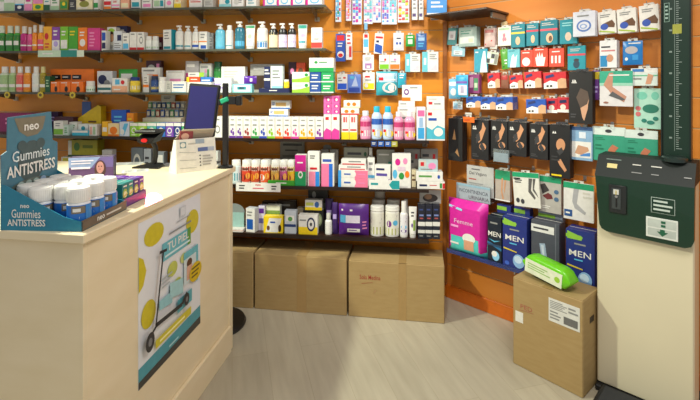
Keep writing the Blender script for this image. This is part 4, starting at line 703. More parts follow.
H(R_, 'pouch', 623, 642, 38.5, 65, 'blue pack with grey bandage picture', '1f78c0', 'c .45 .62 .32 .16 b8b0b0;c .2 .25 .08 .07 W;r .5 .2 .8 .42 3a98d8;l .3 .85 .9 .95 W 1', where=wh, group=g)
wh = 'in the right wall third row'; g = 'packs in the third row of the right wall'
H(R_, 'pouch', 448, 459, 77, 99, 'light blue sanitary pack', '78bce0', 'r .1 .65 .9 .85 dce8f0;c .5 .35 .25 .18 W', d=.03, v=.09, where=wh, group=g)
H(R_, 'pouch', 455, 466.6, 73, 97.5, 'blue pack with violet cap strip and white panel', '4ab0d8', 'r .3 .1 .95 .55 e0e0ec;r .1 .62 .95 .72 7a5ab0;r .1 .75 .9 .95 2aa0d0;r .5 .2 .75 .5 b0a8c0', d=.03, v=.13, where=wh, group=g)
H(R_, 'box', 467.6, 479, 72.5, 93.5, 'magenta and green carton', '8a3a70', 'r .2 .3 .5 .85 d8a0c0;r .55 .15 .9 .8 4a8a60;r .6 .3 .85 .55 c0d0b0', n=2, where=wh, group=g, cat='box')
H(R_, 'card', 453, 462, 99.6, 109.5, 'small white and pale blue card', 'd4e4ec', 'r .1 .1 .5 .8 9ac8e0;l .55 .2 .9 .8 A 3', where='under the light blue sanitary pack', group=g, d=.006, v=.06)
red = 'p {c} 0 .32 0 1 1 1 1 .55 .6 .4 .3 .5;p W 0 0 0 .32 .3 .5 .6 .4 1 .55 1 0;p d0a47c .62 0 .62 .5 .8 .62 1 .55 1 0;r .12 .1 .22 .22 {k};r .28 .1 .38 .22 {k};p 26346c .1 .62 .1 .8 .45 .9 .5 .75'
for i, (x0, x1, y0, y1, n) in enumerate(((487.6, 499, 71, 88, 2), (509.6, 522, 73, 88.4, 1), (524.4, 540.4, 69.6, 88, 2), (543.6, 565, 70, 88.6, 3))):
    H(R_, 'box', x0, x1, y0, y1, 'red and white plaster carton, %s of four' % ('first', 'second', 'third', 'fourth')[i], 'c8202c', red.format(c='c8202c', k='X'), n=n, where=wh, group='red plaster cartons', cat='box', tilt=-3)
H(R_, 'pouch', 500.6, 508, 72, 88.6, 'brown and red plaster sachet', '8a5a44', 'r .1 .6 .9 .9 b03030', where=wh, group=g)
wh = 'in the right wall fourth row'
for i, (x0, x1, y0, y1, n) in enumerate(((466.4, 480, 94.5, 107.6, 1), (480.8, 495, 95, 109.5, 1), (496, 512, 95, 110, 4), (526.4, 545, 97, 113.5, 1))):
    H(R_, 'box', x0, x1, y0, y1, 'blue and white plaster carton, %s of four' % ('first', 'second', 'third', 'fourth')[i], '2050a8', red.format(c='2050a8', k='X'), n=n, d=.016, where=wh, group='blue plaster cartons', cat='box', v=.11, tilt=-2)
for i, (x0, x1, y0, y1) in enumerate(((546.4, 557, 96, 113), (557.6, 568.6, 95, 112.6))):
    H(R_, 'box', x0, x1, y0, y1, 'small red carton with white medallion, %s of two' % ('left', 'right')[i], 'c42434', 'r .0 .0 1 .2 W;c .5 .35 .25 .18 e8d8c8;p N .2 .6 .2 .8 .8 .85 .8 .65', where=wh, group='red plaster cartons', cat='box')
blk = 'p W .1 .80 .15 .86 .2 .80 .24 .86 .3 .80;r .1 .76 .32 .785 W;p c89068 .28 .55 .62 .78 .68 .95 .86 .8 .62 .5 .45 .42;p 3a3a3c .3 .4 .55 .5 .5 .68 .3 .62;c .68 .34 .2 .09 c89068;p 3a3a3c .5 .34 .62 .46 .82 .3 .7 .2;l .1 .06 .45 .16 4a4a4c 2'
wh = 'in the fifth hanging row'; g = 'black knee support cartons'
for i, (x0, x1, y0, y1, q, n) in enumerate(((448.6, 462, 116.5, 161, 'slim dark one at the corner', 2), (471.5, 488, 118, 160, 'left one under the orange tag', 3), (491.2, 507, 119, 157.5, 'above the clear label holder', 2), (508.6, 526, 120, 156.5, 'middle one', 3), (530, 547.4, 122, 159.5, 'beside the tall foot one', 2))):
    H(R_, 'box', x0, x1, y0, y1, 'black support bandage carton, '+q, '1c1c1e', blk if i else 'p a07850 .3 .5 .45 .75 .55 .5;p a07850 .5 .2 .65 .3 .8 .1', n=n, d=.03, v=.13, where=wh, group=g, cat='box', hang='E')
H(R_, 'box', 550, 569.6, 122.5, 178, 'tall black carton with knee and foot', '18181a', 'p W .14 .83 .19 .88 .24 .83 .28 .88 .34 .83;c .55 .62 .22 .12 c89068;p 3a3a3c .35 .5 .6 .58 .7 .5 .5 .42;p c89068 .4 .32 .55 .36 .85 .16 .75 .12 .5 .24;l .1 .3 .5 .42 3a3a3c 2;r .1 .03 .6 .06 Y', n=2, d=.03, v=.12, where=wh, group=g, cat='box', hang='E')
H(R_, 'box', 569.4, 592, 69, 124, 'tall black carton with elastic knee sleeve photo', '1c1a1a', 'p W .14 .80 .18 .85 .22 .80 .26 .85 .32 .80;r .12 .775 .34 .79 W;p 5a4a40 .32 .5 .5 .68 .8 .62 .88 .45 .75 .3 .5 .3;p d0a080 .5 .3 .78 .38 .85 .48 .8 .28 .66 .06 .58 .12;l .08 .1 .35 .2 4a4a4c 2', n=2, d=.025, v=.12, where='between plasters and the green foot pack', group=g, cat='box', hang='E')
H(R_, 'card', 463.4, 474, 115, 122.6, 'small orange tag over the black cartons', 'e86a18', 'r .1 .3 .6 .6 c04a10', v=.16, d=.004, group='tags', hook=True, where='in the corner')
r = root('label_holder', R_.at(R_.u(501, .17), .17, R_.z(501, 162, .17)), R_.rz, 'clear plastic label holder with grey slip below the black cartons', 'holder')
MB().box(-.045, .045, -.0015, 0, 0, .055, mat('8a98a0', .15)).build('label_slip', r); MB().box(-.05, .05, .001, .004, -.003, .075, M_CLEAR, .001).build('clear_plate', r); MB().tube([(0, .004, .001), (0, .168, .001)], .002, M_STEEL, 6).build('holder_arm', r)
H(R_, 'pouch', 592.6, 600, 68, 100, 'narrow purple and yellow sachet', '6a3a8a', 'r .1 .7 .9 .95 c8b020;l .2 .2 .8 .5 Q 2', where='beside the green foot pack', group='sachets on the right wall', v=.07)
H(R_, 'box', 600.4, 632, 68.5, 106.5, 'green topped white pack with high heel foot photo', 'dcd8d8', 'r 0 .6 1 1 3aa888;r 0 .58 1 .66 9ad0b8;p c08c74 .12 .6 .3 .95 .42 .95 .4 .55 .82 .28 .74 .12 .4 .3 .28 .45;p 5a5a5c .28 .3 .7 .16 .78 .2 .4 .42;l .3 .84 .9 .92 W 1;c .2 .1 .08 .03 9a6a5a', v=.1, d=.014, where='on the right wall', group='foot care packs', cat='box')
H(R_, 'box', 631.6, 657, 65.8, 86, 'white and pale green pack with bent knee', 'd8e4dc', 'r 0 .75 1 1 W;r .05 .8 .5 .97 3a78b8;r 0 .55 1 .62 6ab890;p d09878 .55 .1 .65 .7 .85 .6 .75 .1;l .1 .3 .5 .5 A 1', v=.09, d=.014, where='beside the measuring column', group='foot care packs', cat='box')
H(R_, 'box', 634.6, 660.6, 86, 129, 'mint green pack with dark gel pads', 'b0dcc8', 'c .3 .82 .2 .1 7ac8b0;c .78 .82 .14 .1 7ac8b0;c .62 .5 .3 .11 2a7a64;c .16 .5 .1 .06 d07070;c .16 .36 .1 .06 d07070;c .38 .2 .1 .05 2a8070;c .62 .16 .14 .05 2a8070;c .8 .26 .1 .05 2a8070', v=.07, d=.012, where='beside the measuring column', group='foot care packs', cat='box')
for i, (x0, x1, y0) in enumerate(((593, 624.6, 124.6), (625.4, 657, 127.8))):
    H(R_, 'box', x0, x1, y0, y0+37, 'green foot pack with white header, %s of two' % ('left', 'right')[i], '38a080', 'r 0 .76 1 1 dde8e0;p c87c5c .45 .0 .5 .35 .62 .5 .8 .42 .7 .3 .68 .0;l .1 .6 .4 .7 1f7a5c 2;l .1 .3 .35 .5 1f7a5c 2;c .5 .88 .1 .05 E', v=.08, d=.014, where='above the scale console', group='foot care packs', cat='box')
H(R_, 'box', 571, 592, 124.6, 160.5, 'clear blue pack with sandal photo', '8ab0d0', 'r .06 .08 .94 .56 W;p c89878 .2 .2 .35 .45 .8 .4 .85 .3 .5 .16;p 4a8ad0 .4 .12 .9 .14 .9 .25 .6 .2;r .4 .66 .7 .85 dfe6ee;r 0 .9 1 1 3a5a8a', v=.09, d=.014, where='under the knee sleeve carton', group='foot care packs', cat='box')
wh = 'in the stocking row of the right wall'; g = 'stocking packs'
H(R_, 'box', 495.4, 509.6, 168.5, 201, 'green topped stocking pack with crossed legs', 'b4a89c', 'r 0 .7 1 1 2a9a6c;p c89470 .45 .75 .55 .75 .5 .3 .62 .08 .5 .05 .4 .3;p c89470 .65 .7 .75 .7 .65 .25 .6 .4;r 0 0 1 .04 W', n=2, v=.09, where=wh, group=g, cat='box')
H(R_, 'box', 512.6, 537.6, 170.5, 207, 'white stocking pack with grey legs', 'dcdad0', 'r 0 .86 1 1 1f9a6a;p 5a5856 .62 .84 .76 .84 .68 .5 .84 .3 .8 .24 .58 .45;p 5a5856 .78 .84 .88 .84 .8 .55 .9 .4 .95 .3 .75 .5;l .08 .68 .4 .8 E 2;c .16 .18 .07 .07 E;c .34 .16 .07 .07 E;r .04 .8 .3 .84 X', v=.13, where=wh, group=g, cat='box', tilt=-4)
H(R_, 'box', 538.6, 560.6, 174.5, 213, 'grey stocking pack with folded dark leg', 'b0aca4', 'r 0 .84 1 1 1f9468;p 6a2c30 .2 .45 .45 .55 .6 .5 .65 .4 .4 .36;p 3a3638 .2 .5 .1 .75 .3 .8 .5 .62;c .8 .6 .1 .06 4a6a8a;c .8 .4 .1 .06 4a6a8a;l .15 .1 .6 .2 W 2', n=2, v=.1, where=wh, group=g, cat='box')
H(R_, 'box', 564.2, 593, 181, 221, 'white knee stocking pack with blue corner', 'dedcd8', 'r 0 .84 1 1 1f9a6c;p a8a8ac .35 .84 .52 .84 .45 .45 .75 .25 .72 .18 .38 .32 .3 .5;r .03 .08 .3 .26 24508c;l .08 .12 .24 .22 W 1;l .65 .6 .95 .8 V 2', v=.12, where=wh, group=g, cat='box')
# signs in the lower corner
def rsign(x0, x1, y0, y1, v, spec, label, col, side=0):
    u0, u1 = R_.u(x0, v), R_.u(x1, v); w = u1-u0; pc = (x0+x1)/2; zt, zb = R_.z(pc, y0, v), R_.z(pc, y1, v); h = zt-zb
    r = root('sign_holder', R_.at((u0+u1)/2, v, zb), R_.rz, label, 'sign')
    m = MB().box(-w/2, w/2, -.001, .001, 0, h, mat(col, .3)); prints(m, spec, flat(w, h, -.0012)); m.build('sign_card', r)
    m = MB().box(-w/2-.003, w/2+.003, .0015, .0035, -.003, h+.003, M_CLEAR); m.box(-w/2-.003, w/2+.003, .0035, v, .0, .004, M_CLEAR); m.build('holder_back', r)
rsign(467, 493.6, 166.5, 196, .10, 't .1 .66 .75 .8 3a3a40 Del_Vegano;l .18 .84 .5 .92 5a5a60 1;l .08 .5 .4 .58 b04a40 1;l .08 .3 .7 .44 9a9a9a 2', 'pale grey sign card with small red line behind the pink pack', 'bcbcb8')
rsign(456.6, 490, 185, 201, .12, 't .08 .45 .95 .68 4a4c58 INCONTINENCIA;t .38 .1 .97 .32 5a4a58 URINARIA;r 0 .85 1 .97 8fb4c4', 'blue grey sign in clear holder directly above the pink pack', 'a4b0b8')
# lower acrylic tray with incontinence packs
zt_ = .405; v1 = .19; ua, ub = R_.u(447, v1), R_.u(597, v1); uc = (ua+ub)/2; w = ub-ua
r = root('acrylic_tray', R_.at(uc, 0, zt_), R_.rz, 'clear blue tinted shelf tray holding the incontinence packs', 'tray')
A_ = mat('5a70c0', .08, 0, .75); MB().box(-w/2, w/2, -v1, -.002, -.006, 0, A_, .001).build('tray_base', r); MB().box(-w/2, w/2, -v1-.003, -v1, -.006, .02, A_).build('tray_lip', r)
for q in (-.4, 0, .4):
    MB().box(w*q-.004, w*q+.004, -v1+.02, -.002, -.03, -.006, M_STEEL, .001).build('bracket', r)
def pk_(px0, px1, y0, name, label, cat, col, spec, v=.18, d=.1, kind='carton', tilt=0, group='incontinence packs'):
    u0, u1 = R_.u(px0, v), R_.u(px1, v); w = (u1-u0)*.98; pc = (px0+px1)/2; h = R_.z(pc, y0, v)-zt_-.001
    r = root(name, R_.at((u0+u1)/2, v-d/2, zt_+.001), R_.rz, label, cat, group)
    if kind == 'carton': carton(r, w, d, h, col, spec, 'pack_body')
    else: pouch(r, w, d, h, col, spec, 'pack_body', sq=8)
    return r, w, h
men = 'r 0 .86 .55 1 {t};r 0 .92 1 1 {b};p {t} .05 .84 .05 .97 .6 .9 .55 .84;t .12 .56 .88 .66 W MEN;l .3 .74 .7 .8 A 1;l .3 .48 .6 .53 S 1;p {y} .05 .38 .6 .35 .6 .37 .05 .41;c .68 .2 .24 .13 8ab4e0;c .66 .23 .16 .07 c4dcf0;c .2 .12 .1 .04 3a60c0'
pk_(444.5, 485, 202, 'pad_pack', 'magenta and turquoise pad pack with underwear picture in the lower corner', 'packet', 'd42a9c', 'r 0 0 1 .34 52c8c0;p e48ac8 0 .0 .1 .34 .1 .34 .0 .34;t .25 .58 .72 .66 e8c0dc Femme;c .62 .34 .16 .09 W;r .5 .12 .74 .3 d8a080;r .16 .5 .36 .54 f0a0d8;p 9ad8f0 .1 .86 .1 .9 .45 .86 .45 .82;l .15 .16 .4 .24 W 1', kind='pouch', v=.19, d=.1)
pk_(487.5, 501.6, 216.5, 'pad_pack', 'black and light blue men pad pack left of the first navy one', 'packet', '16202e', 'p 2a70a0 0 .42 0 .46 1 .36 1 .3;t .05 .58 .95 .68 W MEN;p 5ab4d8 .05 .52 .5 .46 .95 .52 .5 .49;c .6 .18 .26 .1 8ac8e8;c .5 .22 .2 .06 W;l .2 .82 .8 .9 A 1;r 0 .38 1 .42 2a4a6a', v=.18)
pk_(502.4, 527, 218, 'pad_pack', 'navy blue men pad pack with green corner, left of the grey pack', 'packet', '20307c', men.format(t='8cc040', b='20307c', y='d8c030'), v=.188)
pk_(531, 559.6, 222, 'pad_pack', 'grey pad pack with white label strip and silver shape', 'packet', '4a4e58', 'r .0 .8 .82 .93 e0e0dc;l .08 .83 .7 .9 E 1;p 9ab0c4 .3 .6 .5 .62 .6 .3 .55 .1 .42 .2;p c4d4e0 .36 .58 .46 .58 .5 .3 .45 .3;r .86 0 .9 1 6a6e78', v=.17)
pk_(565.6, 595, 231, 'pad_pack', 'navy blue men pad pack with green corner, beside the weighing scale', 'packet', '20307c', men.format(t='8cc040', b='20307c', y='d8c030'), v=.19)
for x0, x1, y0, v, d, col, lab in ((497, 511, 205, .075, .05, '20307c', 'navy pack standing behind the black and light blue one'), (514, 530, 208, .08, .05, '2c3a8a', 'navy pack with green edge behind the first navy pack'), (538, 563, 213, .06, .045, '8a94a8', 'pale grey pack behind the dark grey one')):
    pk_(x0, x1, y0, 'pad_pack', lab, 'packet', col, 'r 0 .9 .7 .97 8cc040', v=v, d=d)
# ================================================================ cardboard boxes
def cbox(c0, c1, zt, depth, label, marks=None, shear=0):
    (x0, y0), (x1, y1) = c0, c1; w = math.hypot(x1-x0, y1-y0); rz = math.atan2(y1-y0, x1-x0)
    r = root('cardboard_box', ((x0+x1)/2, (y0+y1)/2, 0), rz, label, 'box', 'cardboard boxes')
    m = MB().box(-w/2, w/2, 0, depth, 0, zt-.003, M_CARD, .004); m.box(-w/2+.002, w/2-.002, .002, depth/2-.001, zt-.003, zt, M_CARD, .001); m.box(-w/2+.002, w/2-.002, depth/2+.001, depth-.002, zt-.003, zt, M_CARD, .001)
    m.build('box_body', r); return r, w
def G(px, py): D = CAMH*FPX/(py-HZ); return ((px-350)/FPX*D, D)
r, w = cbox(G(348.5, 316), G(444.5, 324), .363, .27, 'brown cardboard box with red handwriting under the shelves, nearest the corner')
MB().box(-w*.02+.03, w*.06+.03, -.0012, 0, .0, .36, M_TAPE).box(-w*.02+.03, w*.06+.03, 0, .27, .363, .3638, M_TAPE).build('packing_tape', r)
m = MB(); prints(m, 't .12 .68 .34 .76 a03a2c Solo_Medina;p a03a2c .14 .6 .26 .63 .26 .635 .14 .606;p b08a60 .28 .5 .3 .5 .26 .42', flat(w, .36, -.0005)); m.build('handwriting', r)
r, w = cbox(G(254.5, 308.6), G(346.5, 316), .372, .27, 'brown cardboard box with tape down its middle, between the other two')
MB().box(-.02, .045, -.0012, 0, 0, .37, M_TAPE).box(-.02, .045, 0, .27, .372, .3728, M_TAPE).build('packing_tape', r)
r, w = cbox(G(176, 303), G(252.8, 308.6), .375, .26, 'brown cardboard box mostly hidden behind the counter end')
MB().box(-.03, .03, -.0012, 0, 0, .37, M_TAPE).build('packing_tape', r)
c0, c1 = G(513, 363), G(583, 399); r, w = cbox(c0, c1, .466, .205, 'tall cardboard box with white shipping label beside the weighing scale')
m = MB().box(w*.04, w*.46, -.001, 0, .31, .425, mat('dcdcd4')); prints(m, 'l .05 .55 .6 .92 A 5;l .05 .1 .4 .5 A 3;r .5 .1 .94 .42 6a6a68;l .65 .6 .95 .9 A 2', lambda x, z, l: (w*.04+w*.42*x, -.0012-EPS*l, .31+.115*z)); m.build('shipping_label', r)
m = MB().box(-w*.46, -w*.34, -.001, 0, .235, .29, mat('e4e2d8')); m.build('small_sticker', r)
m = MB(); prints(m, 't .12 .67 .3 .72 a8604c PED;p a8604c .1 .645 .32 .66 .32 .664 .1 .65', flat(w, .466, -.0005)); m.build('handwriting', r)
MB().box(w/2, w/2+.001, .08, .13, .33, .36, mat('2a1c10')).build('hand_hole', r)
MB().box(-.02, .03, 0, .205, .466, .4668, M_TAPE).build('packing_tape', r)
# green wet wipes lying on that box
a = Vector(((c0[0]+c1[0])/2, (c0[1]+c1[1])/2, 0)); rzb = math.atan2(c1[1]-c0[1], c1[0]-c0[0])
r = root('wet_wipes_pack', (a.x+.005+.048*math.sin(-rzb)*1, a.y+.06, .4675), rzb-math.radians(9), 'bright green wet wipes pack with white label on the tall cardboard box', 'packet')
r.rotation_euler = (0, math.radians(5), rzb-math.radians(9)); r.location.z += .012; w, d, h = .27, .085, .105; vs = []; fs = []; n = 10; seg = 14
for i in range(n+1):
    x = -w/2+w*i/n; e = min(i, n-i); k = (.12, .8, 1)[min(e, 2)]
    for j in range(seg):
        t = 2*math.pi*j/seg; c_, s_ = math.cos(t), math.sin(t); y = d/2*math.copysign(abs(c_)**.45, c_); z = h/2*math.copysign(abs(s_)**.45, s_)*k; vs.append((x, y*(.9+.1*k), h/2+z))
for i in range(n):
    for j in range(seg): q = (j+1) % seg; fs.append((i*seg+j, i*seg+q, (i+1)*seg+q, (i+1)*seg+j))
fs += [list(range(seg)), [n*seg+j for j in range(seg)]]
MB().add(vs, fs, mat('6cc818', .25), True).build('pack_body', r)
m = MB().box(-w*.42, w*.36, -d/2-.002, -d/2-.0005, h*.1, h*.78, mat('e4ecd0', .3)); prints(m, 'l .08 .3 .7 .8 9ac070 3;c .88 .5 .07 .2 U', lambda x, z, l: (-w*.42+w*.78*x, -d/2-.0022-EPS*l, h*(.1+.68*z))); m.build('label', r)
# ================================================================ weighing scale
vf = .295; u0 = R_.u(596.5, vf)+.002; u1 = R_.u(694.5, vf); w = u1-u0; uc = (u0+u1)/2
D_ = mat('0b3120', .25, coat=.3, noise=.03, scale=6); DD = mat('0a1613', .6); CRM = mat('ddd3b4', .4, noise=.015, scale=5)
r = root('weighing_scale', R_.at(uc, 0, 0), R_.rz, 'tall cream and dark green coin operated weighing scale with height column', 'weighing scale')
MB().box(-w/2, w/2, -vf, -.12, .03, 1.06, CRM, .006).build('cabinet', r)
MB().box(-w/2-.002, w/2+.01, -vf-.03, -.03, 0, .03, mat('141416', .5), .006).build('base', r)
pl = MB().box(-w/2+.03, w/2+.1, -vf-.33, -vf-.031, 0, .05, mat('1a1c1e', .5), .008); pl.box(-w/2+.05, w/2+.08, -vf-.31, -vf-.05, .05, .054, mat('2c2e30', .8), .001); pl.build('foot_plate', r)
zc, zb_, zt2 = 1.052, .785, 1.148; ym = -vf-.03
o_ = [(-w/2+.0, zc), (w/2+.004, zc), (w/2+.002, zb_+.035), (w/2-.008, zb_+.01), (w/2-.03, zb_), (-w/2+.05, zb_+.004), (-w/2+.028, zb_+.014), (-w/2+.018, zb_+.035)]
MB().prism(o_, ym, -vf, D_).build('console_front', r)
hw = w/2+.003; m = MB(); m.add([(-hw, ym, zc), (hw, ym, zc), (hw, -vf+.04, zt2), (-hw, -vf+.04, zt2), (-hw, -.12, zt2), (hw, -.12, zt2), (-hw, -.12, zc), (hw, -.12, zc)], [(0, 1, 2, 3), (3, 2, 5, 4), (0, 3, 4, 6), (1, 7, 5, 2), (6, 4, 5, 7), (0, 6, 7, 1)], DD)
L_ = math.hypot(-vf+.04-ym, zt2-zc)
def slope(x, z, l): return (-hw+2*hw*x, ym+(-vf+.04-ym)*z-.0006-EPS*l*.8, zc+(zt2-zc)*z+.0006+EPS*l*.6)
prints(m, 'r .12 .42 .23 .62 d8c888;l .1 .76 .32 .86 6a7a74 1;l .39 .62 .49 .72 V 1;l .39 .28 .51 .37 A 1;l .58 .62 .7 .72 V 1;l .59 .28 .69 .37 A 1;l .9 .3 .97 .4 A 1', slope); m.build('console_top', r)
def scl(x, z): return -w/2+w*x, zb_+(zc-zb_)*z
m = MB(); x0, z0 = scl(.16, .38); x1, z1 = scl(.35, .88); m.box(x0, x1, ym-.008, ym, z0, z1, mat('1e2222', .35), .003); m.box(x0+.012, x1-.022, ym-.011, ym-.008, z0+.02, z1-.015, mat('3a4040', .3), .002)
m.box(x0+.02, x1-.03, ym-.013, ym-.011, z0+.09, z1-.02, mat('c8c8c0', .3)); m.box(x0+.029, x1-.039, ym-.014, ym-.013, z1-.045, z1-.025, mat('b8a860')); m.lathe([(.007, 0), (.006, .004)], M_STEEL, 14, T=Matrix.Translation(((x0+x1)/2-.004, ym-.011, z0+.08)) @ Matrix.Rotation(math.radians(90), 4, 'X')); m.box((x0+x1)/2-.007, (x0+x1)/2-.001, ym-.0125, ym-.011, z0+.03, z0+.07, mat('0a0a0a')); m.build('coin_slot', r)
m = MB(); x0, z0 = scl(.55, .08); x1, z1 = scl(.86, .42); m.box(x0, x1, ym-.004, ym, z0, z1, mat('d8dcd4', .3), .003); prints(m, 'r .06 .1 .94 .46 b4bcb4;r .06 .54 .94 .92 bcc4bc;p 1c5c40 .52 .12 .35 .34 .45 .34 .45 .46 .6 .46 .6 .34 .7 .34;r .48 .58 .62 .7 1c5c40;r .48 .76 .62 .88 1c5c40', lambda x, z, l: (x0+(x1-x0)*x, ym-.0042-EPS*l, z0+(z1-z0)*z)); m.build('ticket_window', r)
m = MB(); a0, b0 = scl(.6, .5); a1, b1 = scl(.83, .76); m.box(a0, a1, ym-.0012, ym, b0, b1, mat('d0dcd4')); m.box(a0+.0015, a1-.0015, ym-.002, ym-.0012, b0+.0015, b1-.0015, D_)
prints(m, 'l .1 .1 .9 .9 c4d0c8 3', lambda x, z, l: (a0+(a1-a0)*x, ym-.0022-EPS*l, b0+(b1-b0)*z)); m.build('instruction_plate', r)
vp = .2; p0 = R_.u(662, vp)-uc; p1 = R_.u(690.5, vp)-uc
m = MB().box(p0, p1, -vp, -vp+.05, zc, 2.35, mat('0b2a1d', .35, noise=.03, scale=6), .003); m.box(p0-.004, p0+.002, -vp-.006, -vp+.05, zc+.02, 2.35, mat('0c1814', .3)); m.box(p1-.003, p1+.003, -vp-.006, -vp+.05, zc+.02, 2.35, mat('0c1814', .3))
pw = p1-p0
for i in range(110):
    z = 1.2+.01*i; L0 = .022 if i % 10 == 0 else (.016 if i % 5 == 0 else .01); m.box(p0+pw*.5, p0+pw*.5+L0, -vp-.0008, -vp, z, z+.0022, mat('9aa8a0'))
    if i % 10 == 5: m.box(p0+pw*.26, p0+pw*.36, -vp-.0008, -vp, z-.004, z+.004, mat('7a8a82'))
m.box(p0+pw*.44, p0+pw*.46, -vp-.001, -vp, 1.19, 2.3, mat('6a7a72')); m.build('height_column', r)
zz = R_.z(676, 29, vp); m = MB().box(p0+pw*.38, p0+pw*.7, -vp-.002, -vp, zz-.022, zz+.022, mat('9a9c3c', .4)); m.build('yellow_sticker', r)
za, zb2 = R_.z(667, 3, vp), R_.z(667, 22, vp); m = MB().box(p0+pw*.08, p0+pw*.27, -vp-.001, -vp, zb2, za, mat('8aa89a')); m.box(p0+pw*.08+.002, p0+pw*.27-.002, -vp-.0016, -vp-.001, zb2+.002, za-.002, D_); prints(m, 'l .2 .1 .8 .9 9ab4a8 4', lambda x, z, l: (p0+pw*(.08+.19*x), -vp-.0018-EPS*l, zb2+(za-zb2)*z)); m.build('instruction_plate', r)
T = Matrix.Translation((p0+pw*.5, -vf+.052, zt2+.0)) ; m = MB().lathe([(.05, 0), (.05, .016), (.042, .022)], mat('1c2c28', .3), 20, T=T); m.build('column_collar', r)
# ================================================================ counter
N_ = Vector((-.828, 1.37)); RZC = math.atan2(-.15, .989); CT = 1.03; LS = 1.163; LF = 1.75
r = root('sales_counter', (N_.x, N_.y, 0), RZC, 'pale birch sales counter with a poster on its end panel, left of the floor', 'counter')
MB().box(-LF, 0, 0, LS, CT-.03, CT, M_BIRCH, .003).build('countertop', r)
MB().box(-LF+.02, -.02, .02, .038, .0, CT-.03, M_BIRCH, .001).build('front_panel', r)
MB().box(-.038, -.02, .038, LS-.055, 0, CT-.03, M_BIRCH, .001).build('side_panel', r)
MB().box(-.2, -.012, LS-.055, LS-.015, 0, CT-.03, M_BIRCH, .002).build('end_post', r)
MB().box(-.0195, -.002, .0, LS-.055, 0, .145, M_BIRCH, .002).build('plinth', r)
MB().box(-LF+.02, -.2, LS-.1, LS-.08, 0, CT-.03, M_BIRCH, .001).build('rear_panel', r)
def CN(x, y, z=CT): c, s = math.cos(RZC), math.sin(RZC); return Vector((N_.x+x*c-y*s, N_.y+x*s+y*c, z))
def onC(px, py, z=CT): D = (CAMH-z)*FPX/(py-HZ); return Vector(((px-350)/FPX*D, D, z))
def s_of(px):  # distance along the counter end panel for a column
    k = (px-350)/FPX; c, s = math.cos(RZC), math.sin(RZC); a = CN(-.02, 0); return (k*a.y-a.x)/(-s-k*c)
s0, s1 = s_of(138), s_of(200); zt0 = CAMH-(224-HZ)*CN(-.02, s0).y/FPX; zb0 = CAMH-(391-HZ)*CN(-.02, s0).y/FPX
pw, ph = s1-s0, zt0-zb0
c = CN(-.0195, (s0+s1)/2, zb0); m = MB().box(-pw/2, pw/2, -.0006, 0, 0, ph, mat('e6e8ec', .25, noise=.01))
prints(m, 'p 4a9aa8 0 .045 0 .125 1 .14 1 .055;p 3a3a38 0 0 0 .045 1 .055 1 0;c .21 .885 .14 .07 d0c028;c .84 .82 .12 .085 d0c028;p d0c028 0 .8 .06 .77 .1 .69 .06 .61 0 .58;c .13 .41 .1 .085 d0c028;r .32 .67 .8 .79 6ab8c4;p 5f9a3c .74 .67 .74 .79 .8 .79 .8 .67;t .4 .72 .76 .775 W TU_PIEL;l .36 .68 .78 .71 d8eef0 1;c .48 .58 .08 .05 c0c860;c .67 .6 .06 .035 c8d07c;c .56 .46 .06 .035 c0c860;r .6 .9 .7 .97 c8ccd0;r .61 .91 .69 .965 d8dade;l .54 .875 .78 .89 a8acb0 1;l .42 .82 .8 .845 8a9094 1;r .66 .58 .93 .63 6ab8c4;r .66 .4 .93 .58 cfdde0;r .89 .36 .93 .58 6ab8c4;c .76 .54 .05 .03 5a3a28;r .71 .42 .81 .52 d8a890;l .3 .5 .46 .58 b0b8bc 3;p 90c4cc .26 .38 .46 .36 .46 .44 .26 .44;p a4d0d4 .42 .4 .64 .36 .64 .47 .42 .5;p 58a8b4 .54 .25 .8 .25 .8 .34 .54 .34;c .87 .44 .12 .07 d8b81c;l .79 .4 .95 .49 6a5a20 3;r .2 .16 .78 .215 d0c430;l .26 .17 .72 .2 fff4b0 1;l .4 .075 .6 .1 a8d4d8 1', flat(pw, ph, -.0008))
# scooter printed on the poster
P = lambda x, z: (-pw/2+pw*x, -.0085+.0005, ph*z)
def seg2(x0, z0, x1, z1, t, c_):
    a = Vector((pw*x0, ph*z0)); b = Vector((pw*x1, ph*z1)); q = (b-a).normalized(); nn = Vector((-q.y, q.x))*t
    m.add([(-pw/2+p.x, -.0145, p.y) for p in (a-nn, a+nn, b+nn, b-nn)], [(0, 1, 2, 3)], mat(c_))
def seg3(*a):
    n0 = len(m.v); seg2(*a)
    for i in range(n0, len(m.v)): m.v[i] = (m.v[i][0], -.0008-EPS*60, m.v[i][2])
SC = '2c2c30'
seg3(.275, .755, .17, .33, .0055, SC); seg3(.22, .765, .33, .755, .006, SC); seg3(.16, .325, .58, .305, .009, SC); seg3(.58, .305, .66, .36, .007, SC); seg3(.1, .29, .2, .33, .006, SC)
for cx, cz, rx in ((.09, .255, .032), (.66, .31, .024)):
    m.add([(-pw/2+pw*cx+rx*.9*math.cos(t*math.pi/10), -.0008-EPS*61, ph*cz+rx*1.15*math.sin(t*math.pi/10)) for t in range(20)], [list(range(20))], mat(SC))
    m.add([(-pw/2+pw*cx+rx*.4*math.cos(t*math.pi/10), -.0008-EPS*62, ph*cz+rx*.5*math.sin(t*math.pi/10)) for t in range(20)], [list(range(20))], mat('77777a'))
o = m.build('advertising_poster', None, c, RZC+math.pi/2); tag(o, 'white poster with yellow circles, teal headline and printed scooter on the counter end', 'poster')
# round black base on the floor behind the counter
D = 2.755; r = root('round_stand_base', ((230-350)/FPX*D-.075, D-.01, 0), 0, 'round black stand base on the floor behind the counter end', 'stand')
MB().lathe([(.17, 0), (.175, .012), (.165, .03), (.03, .045)], M_BLACK, 32).build('base_disc', r); MB().lathe([(.022, .044), (.022, .85)], M_BLACK, 14).build('post', r)
